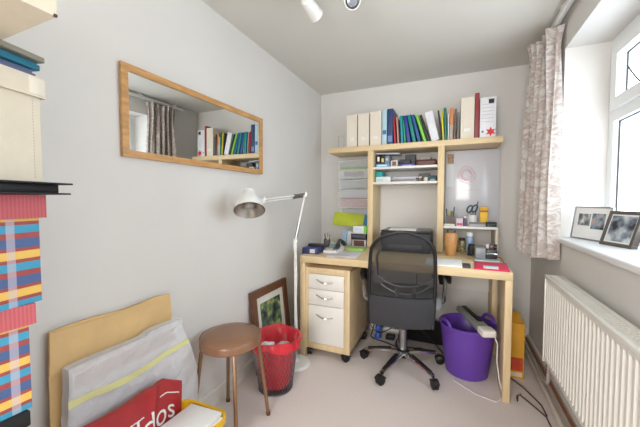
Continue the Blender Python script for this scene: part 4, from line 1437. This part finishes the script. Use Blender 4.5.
# tilted yellow-green folder in front, standing on the desk things
yf = thing('document_wallet', 'yellow-green document wallet with a blue edge tilted above the desk', 'folder', (-.86, 2.64, .93))
My = rotm((R(-22), R(5), R(4)), (-.865, 2.655, .897))
finish('wallet', boxr(bm_(), -.165, .12, -.004, .004, 0, .125, .001, My), mat('wallet_lime', (188, 200, 52), .4, noise=.15, nscale=10), yf)
finish('blue_edge', boxr(bm_(), .095, .155, -.002, .006, .004, .128, .001, My), mat('wallet_blue', (52, 122, 168), .4), yf)

# ------------------------------------------------------------------ desk, left end
ZD = .7405
item('drawer_block', 'box', (-.790, -.672, 2.50, 2.62, ZD, ZD + .060), (206, 204, 204), 'pale drawer block carrying the black device beside the upright', front=(.1, .9, .1, .9, (92, 52, 44)))
item('black_device', 'device', (-.800, -.668, 2.49, 2.64, ZD + .061, ZD + .118), (30, 30, 34), 'black desktop device with small lights beside the upright', top=(.006, (206, 206, 206)), front=(.08, .9, .35, .7, (70, 74, 90)))
t_ = item('card_box', 'box', (-.785, -.668, 2.50, 2.62, ZD + .119, ZD + .176), (232, 234, 234), 'white carton with a green end on the black device', front=(.05, .7, .2, .8, (210, 214, 222)))
finish('green_end', B((-.690, -.666, 2.498, 2.621, ZD + .1195, ZD + .177), bev=.002), mat('green_card', (120, 200, 70), .5), t_)
def tilted_folder(x, y, w, h, col, label, rz=0):
    M = rotm((R(-10), 0, rz), (x, y, ZD + .0008))
    bm = boxr(bm_(), 0, w, 0, .012, 0, h, .001, M)
    return tag(finish('leaflet', bm, mat('leaf_%d_%d_%d' % tuple(col), col, .5, noise=.1)), label, 'leaflet', 'leaflets standing on the desk')
tilted_folder(-.895, 2.54, .035, .135, (150, 186, 216), 'pale blue leaflet standing left of the black device')
tilted_folder(-.857, 2.55, .040, .125, (222, 226, 230), 'white leaflet standing left of the black device')
item('blue_box', 'box', (-1.03, -.905, 2.02, 2.16, ZD, ZD + .045), (52, 56, 108), 'dark blue box with a white label at the left desk corner', front=(.52, .84, .18, .82, (206, 208, 214)))
item('stapler', 'stapler', (-1.02, -.86, 2.10, 2.15, ZD + .0455, ZD + .064), (36, 36, 42), 'black stapler lying on the dark blue box', top=(.007, (60, 60, 66)))
bmx = bmesh.new(); box(bmx, (-.965, 2.20, ZD + .025), (.09, .06, .05), .006)
tag(finish('sticky_notes', bmx, mat('tint_200_192_184', (200, 192, 184), .7)), 'pale block of notes behind the dark blue box', 'notes')
def pen_pot(x, y, z, r, h, m, label, pens, square=False):
    t = thing('pen_pot', label, 'pen pot', (x, y, z))
    bm = bmesh.new()
    lathe(bm, [(0, 0), (r, 0), (r, h), (r - .003, h), (r - .003, .004), (0, .004)], 4 if square else 20, rotm((0, 0, R(45)), (x, y, z)))
    finish('pot', bm, m, t)
    for i, (dx, dy, lx, ly, ln, col) in enumerate(pens):
        bm = bmesh.new()
        a = Vector((x + dx, y + dy, z + .006)); b = a + Vector((lx, ly, ln))
        tube(bm, [a, a.lerp(b, .93), b], [.004, .004, .0015], 8)
        p = finish('pen', bm, mat('pen_%d_%d_%d' % tuple(col), col, .4))
        tag(p, pens_label(label, i), 'pen', 'pens in the ' + ('dark pot' if square else 'small pot'))
    return t
PEN_L = {}
def pens_label(label, i):
    names = {'left': ['black pen standing in the pot behind the desk phone', 'dark red pen standing in the pot behind the desk phone', 'brown pencil standing in the pot behind the desk phone', 'white pen standing in the pot behind the desk phone'],
             'dark': ['yellow pen in the dark square pot on the white shelf', 'black marker in the dark square pot, leaning left', 'green pen in the dark square pot on the white shelf', 'tall black pen in the dark square pot on the white shelf', 'olive pen in the dark square pot on the white shelf']}
    return names['dark' if 'square' in label else 'left'][i]
pen_pot(-.955, 2.33, ZD, .028, .075, mat('pot_grey', (90, 84, 86), .4), 'dark round pen pot behind the desk phone', ((-.01, 0, -.01, 0, .12, (30, 30, 34)), (.01, 0, .012, 0, .11, (120, 40, 40)), (0, .01, .0, .01, .125, (120, 86, 66)), (0, -.01, .02, -.01, .10, (220, 220, 220))))
# desk phone: cradle and handset
ph_ = thing('desk_phone', 'white and grey desk phone with a curved handset on the left of the desk', 'phone', (-.83, 2.2, ZD))
bm = bmesh.new()
prism(bm, [(2.11, ZD), (2.29, ZD), (2.29, ZD + .055), (2.11, ZD + .018)], 'x', -.895, -.790)
finish('cradle', bm, M_white, ph_, smooth=0)
bm = bmesh.new()
box(bm, (-.855, 2.20, ZD + .044), (.05, .09, .006), .001, (R(11), 0, 0))
finish('display', bm, mat('display_green', (138, 158, 152), .3), ph_)
bm = bmesh.new()
for i in range(3):
    for j in range(4):
        box(bm, (-.826 + .014 * i, 2.14 + .018 * j, ZD + .028 + .0037 * j), (.010, .012, .006), .001, (R(11), 0, 0))
finish('keypad', bm, mat('keys_grey', (110, 114, 116), .5), ph_)
bm = bmesh.new()
pts = [(-.785 - .01 * math.sin(PI * t), 2.12 + .16 * t, ZD + .045 + .045 * math.sin(PI * t)) for t in [i / 12 for i in range(13)]]
tube(bm, pts, [.016, .02, .018] + [.012] * 7 + [.018, .02, .016], 10)
finish('handset', bm, mat('handset_dark', (44, 50, 54), .35), ph_)
for i, (x, y, rz, w, d, col, lab, z) in enumerate(((-.72, 2.10, 6, .21, .25, (226, 222, 228), 'loose white sheet lying left on the desk by the chair', 0), (-.755, 2.03, -14, .15, .12, (214, 206, 216), 'small lilac sheet at the desk front edge', .0022),
                                                  (-.70, 2.32, 3, .13, .10, (150, 196, 100), 'green notepad on the desk in front of the black device', .0))):
    bm = boxr(bm_(), -w / 2, w / 2, -d / 2, d / 2, 0, .0018 if i < 2 else .02, .0003, rotm((0, 0, R(rz)), (x, y, ZD + z)))
    tag(finish('paper_sheet' if i < 2 else 'notepad', bm, mat('desk_sheet%d' % i, col, .7, noise=.06, nscale=30)), lab, 'paper' if i < 2 else 'notepad')

# ------------------------------------------------------------------ printer behind the chair
pr_ = thing('printer', 'black printer on the desk behind the chair with paper on top', 'printer', (-.33, 2.46, ZD))
finish('case', B((-.520, -.148, 2.36, 2.66, ZD, ZD + .150), bev=.010), M_black, pr_)
finish('scanner_lid', B((-.515, -.153, 2.365, 2.655, ZD + .150, ZD + .166), bev=.006), mat('printer_lid', (44, 44, 48), .25), pr_)
finish('paper_slot', B((-.46, -.21, 2.352, 2.362, ZD + .03, ZD + .06), bev=.003), mat('slot_grey', (86, 88, 92), .4), pr_)
bm = boxr(bm_(), -.13, .07, -.10, .10, 0, .004, .0005, rotm((0, 0, R(4)), (-.33, 2.47, ZD + .167)))
tag(finish('paper_sheet', bm, M_paper), 'white sheet lying on top of the black printer', 'paper')

# ------------------------------------------------------------------ desk, right end
bm = bmesh.new()
boxr(bm, -.155, .055, 1.96, 2.17, ZD, ZD + .010, .001)
tag(finish('paper_pad', bm, M_paper), 'thick white paper pad at the desk front right of the chair', 'paper')
item('card_reader', 'device', (.055, .100, 1.962, 2.06, ZD + .0, ZD + .012), (66, 66, 72), 'small dark grey device between the white pad and the pink folder')
va = thing('vase', 'tan wooden vase under the white shelf', 'vase', (-.012, 2.375, ZD))
MV = Matrix.Translation((-.012, 2.375, ZD))
bm = bmesh.new()
lathe(bm, [(0, 0), (.028, 0), (.032, .006), (.040, .06), (.046, .11), (.045, .14), (.036, .158), (.034, .165), (.030, .165), (.032, .155), (.040, .135), (.040, .11), (.0, .02)], 32, MV)
finish('vase_body', bm, mat('turned_wood', (204, 150, 92), .45, noise=.25, nscale=10, stretch=(3, 3, 14)), va)
for i, (dx, lx, h, col, lab) in enumerate(((-.012, -.01, .185, (70, 60, 50), 'dark stick standing at the left in the wooden vase'), (.004, .004, .190, (110, 100, 90), 'grey stick standing in the middle of the wooden vase'), (.014, .012, .182, (60, 70, 60), 'greenish stick standing at the right in the wooden vase'))):
    bm = bmesh.new(); tube(bm, [(-.012 + dx, 2.375, ZD + .03), (-.012 + dx + lx, 2.378, ZD + h)], .005, 8)
    tag(finish('vase_stick', bm, mat('stick%d' % i, col, .6)), lab, 'stick', 'sticks in the vase')
jar('patterned_tin', 'tin', .066, 2.60, ZD, .030, .105, mat('tin_pattern', (70, 60, 52), .4, noise=.8, nscale=60, col2=(200, 180, 120)), 'dark patterned tin behind the wooden vase', mat('tin_lid', (50, 44, 40), .4))
jar('glue_bottle', 'bottle', .118, 2.56, ZD, .027, .155, mat('bottle_blue', (150, 176, 206), .35, noise=.3, nscale=25), 'pale blue plastic bottle with a white cap under the white shelf', M_paper)
jar('ink_bottle', 'bottle', .128, 2.44, ZD, .030, .082, mat('bottle_dark', (40, 48, 52), .3), 'squat dark bottle in front of the pale blue one', M_black)
hp = thing('desk_machine', 'silver and black desk machine with tape rolls beside the bottle', 'device', (.20, 2.30, ZD))
finish('grey_case', B((.138, .200, 2.24, 2.40, ZD + .012, ZD + .085), bev=.008), mat('machine_grey', (138, 142, 144), .35, noise=.1), hp)
finish('dark_case', B((.200, .268, 2.26, 2.40, ZD + .012, ZD + .075), bev=.006), mat('machine_dark', (46, 44, 46), .4), hp)
finish('base_plate', B((.132, .275, 2.20, 2.42, ZD, ZD + .012), bev=.003), mat('machine_plate', (170, 178, 176), .3), hp)
for x in (.212, .236, .258):
    bm = bmesh.new(); tube(bm, [(x - .009, 2.30, ZD + .088), (x + .009, 2.30, ZD + .088)], .018, 16)
    finish('roll', bm, mat('roll%d' % int(x * 1000), {212: (196, 190, 188), 236: (120, 92, 90), 258: (36, 36, 38)}[round(x * 1000)], .4), hp)
bm = bmesh.new(); tube(bm, [(.205, 2.258, ZD + .045), (.235, 2.250, ZD + .05), (.265, 2.258, ZD + .045)], .006, 8)
finish('lever', bm, M_chrome, hp)
bm = bmesh.new(); boxr(bm, .118, .262, 1.958, 2.19, ZD, ZD + .004, .0006, None)
def folder_pink():
    t = thing('pink_folder', 'bright pink folder on the right front corner of the desk', 'folder', (.21, 2.06, ZD))
    bm.free()
    b = bmesh.new(); boxr(b, -.085, .092, -.115, .115, 0, .004, .0006, rotm((0, 0, R(-3)), (.208, 2.062, ZD)))
    boxr(b, -.083, .092, -.113, .113, .0045, .007, .0006, rotm((0, 0, R(-3)), (.208, 2.062, ZD)))
    finish('cover', b, mat('folder_pink', (226, 52, 92), .5, noise=.05), t)
folder_pink()
bm = boxr(bm_(), -.040, .036, -.040, .040, 0, .0014, .0003, rotm((0, 0, R(-3)), (.208, 2.005, ZD + .0072)))
cd = thing('card', 'white card with pale turquoise print on the pink folder', 'card', (.208, 2.005, ZD + .0072))
finish('card_face', bm, M_paper, cd)
finish('print_band', boxr(bm_(), -.034, .030, .012, .034, .0014, .0018, 0, rotm((0, 0, R(-3)), (.208, 2.005, ZD + .0072))), mat('print_teal', (150, 206, 206), .6), cd, smooth=0)
cable([(.262, 2.33, ZD + .01), (.285, 2.30, ZD + .02), (.292, 2.22, ZD + .012), (.297, 2.12, ZD + .004)], .003, mat('cable_red', (150, 60, 54), .5), 'short red cable at the right edge of the desk')

# ------------------------------------------------------------------ white shelf, right bay
SR = .9425
pen_pot(-.018, 2.575, SR, .042, .075, mat('pot_brown', (74, 48, 40), .4), 'dark brown square pen pot on the white shelf', ((-.012, 0, .004, 0, .115, (220, 200, 60)), (-.02, .008, -.012, 0, .125, (30, 30, 32)), (.004, .0, .006, .0, .11, (70, 100, 60)), (.014, .006, .012, .004, .14, (40, 40, 42)), (.0, -.012, .0, .0, .105, (140, 140, 70))), square=True)
item('white_case', 'case', (-.062, .012, 2.518, 2.535, SR, SR + .016), (222, 222, 214), 'low white strip box in front of the dark pen pot')
item('pink_box', 'box', (.022, .070, 2.55, 2.60, SR, SR + .058), (216, 196, 206), 'pale pink small box beside the dark pen pot', front=(.1, .9, .1, .35, (190, 70, 110)))
jar('nail_bottle', 'bottle', .082, 2.56, SR, .011, .075, mat('bottle_purple', (90, 66, 104), .3), 'small purple bottle beside the pink box')
cu_ = thing('white_mug', 'white mug holding blue-handled scissors on the white shelf', 'mug', (.135, 2.60, SR))
bm = bmesh.new(); lathe(bm, [(0, 0), (.030, 0), (.034, .006), (.034, .082), (.031, .082), (.031, .008), (0, .006)], 28, Matrix.Translation((.135, 2.60, SR)))
finish('mug_body', bm, mat('mug_white', (224, 226, 220), .25), cu_)
bm = bmesh.new(); tube(bm, [(.102, 2.597, SR + .065), (.088, 2.594, SR + .058), (.088, 2.594, SR + .030), (.102, 2.597, SR + .02)], .005, 8)
finish('mug_handle', bm, MATS['mug_white'], cu_)
sc_ = thing('scissors', 'scissors with dark blue loop handles standing in the white mug', 'scissors', (.135, 2.60, SR + .01))
M_sch = mat('scissor_blue', (44, 76, 96), .4)
for s, cx_, cz_ in ((-1, .115, .128), (1, .148, .132)):
    bm = bmesh.new()
    tube(bm, [(cx_ + .017 * math.cos(a) + .008 * math.sin(a), 2.585, SR + cz_ + .026 * math.sin(a)) for a in [2 * PI * i / 20 for i in range(21)]], .0055, 8)
    finish('loop_handle', bm, M_sch, sc_)
    bm = bmesh.new(); tube(bm, [(cx_ + s * -.004, 2.585, SR + cz_ - .024), (.132, 2.592, SR + .07), (.138 - s * .006, 2.602, SR + .015)], [.006, .006, .002], 6, flat=.4)
    finish('blade', bm, M_steel, sc_)
bm = bmesh.new(); tube(bm, [(.142, 2.61, SR + .01), (.172, 2.615, SR + .185)], .004, 8)
tag(finish('pen', bm, mat('pen_grey', (120, 112, 112), .5)), 'grey pen sticking up from the white mug behind the scissors', 'pen')
item('yellow_carton', 'box', (.186, .240, 2.60, 2.64, SR, SR + .145), (240, 190, 40), 'yellow carton standing on the white shelf', top=(.03, (226, 168, 40)), front=(.0, 1.0, .74, .79, (120, 84, 30)))
item('silver_stapler', 'stapler', (.112, .220, 2.53, 2.57, SR, SR + .030), (176, 172, 178), 'silver stapler lying before the white mug', top=(.012, (120, 120, 126)))
item('dark_case', 'case', (.226, .292, 2.54, 2.60, SR, SR + .034), (38, 58, 62), 'dark teal case at the right end of the white shelf', top=(.010, (30, 40, 44)))
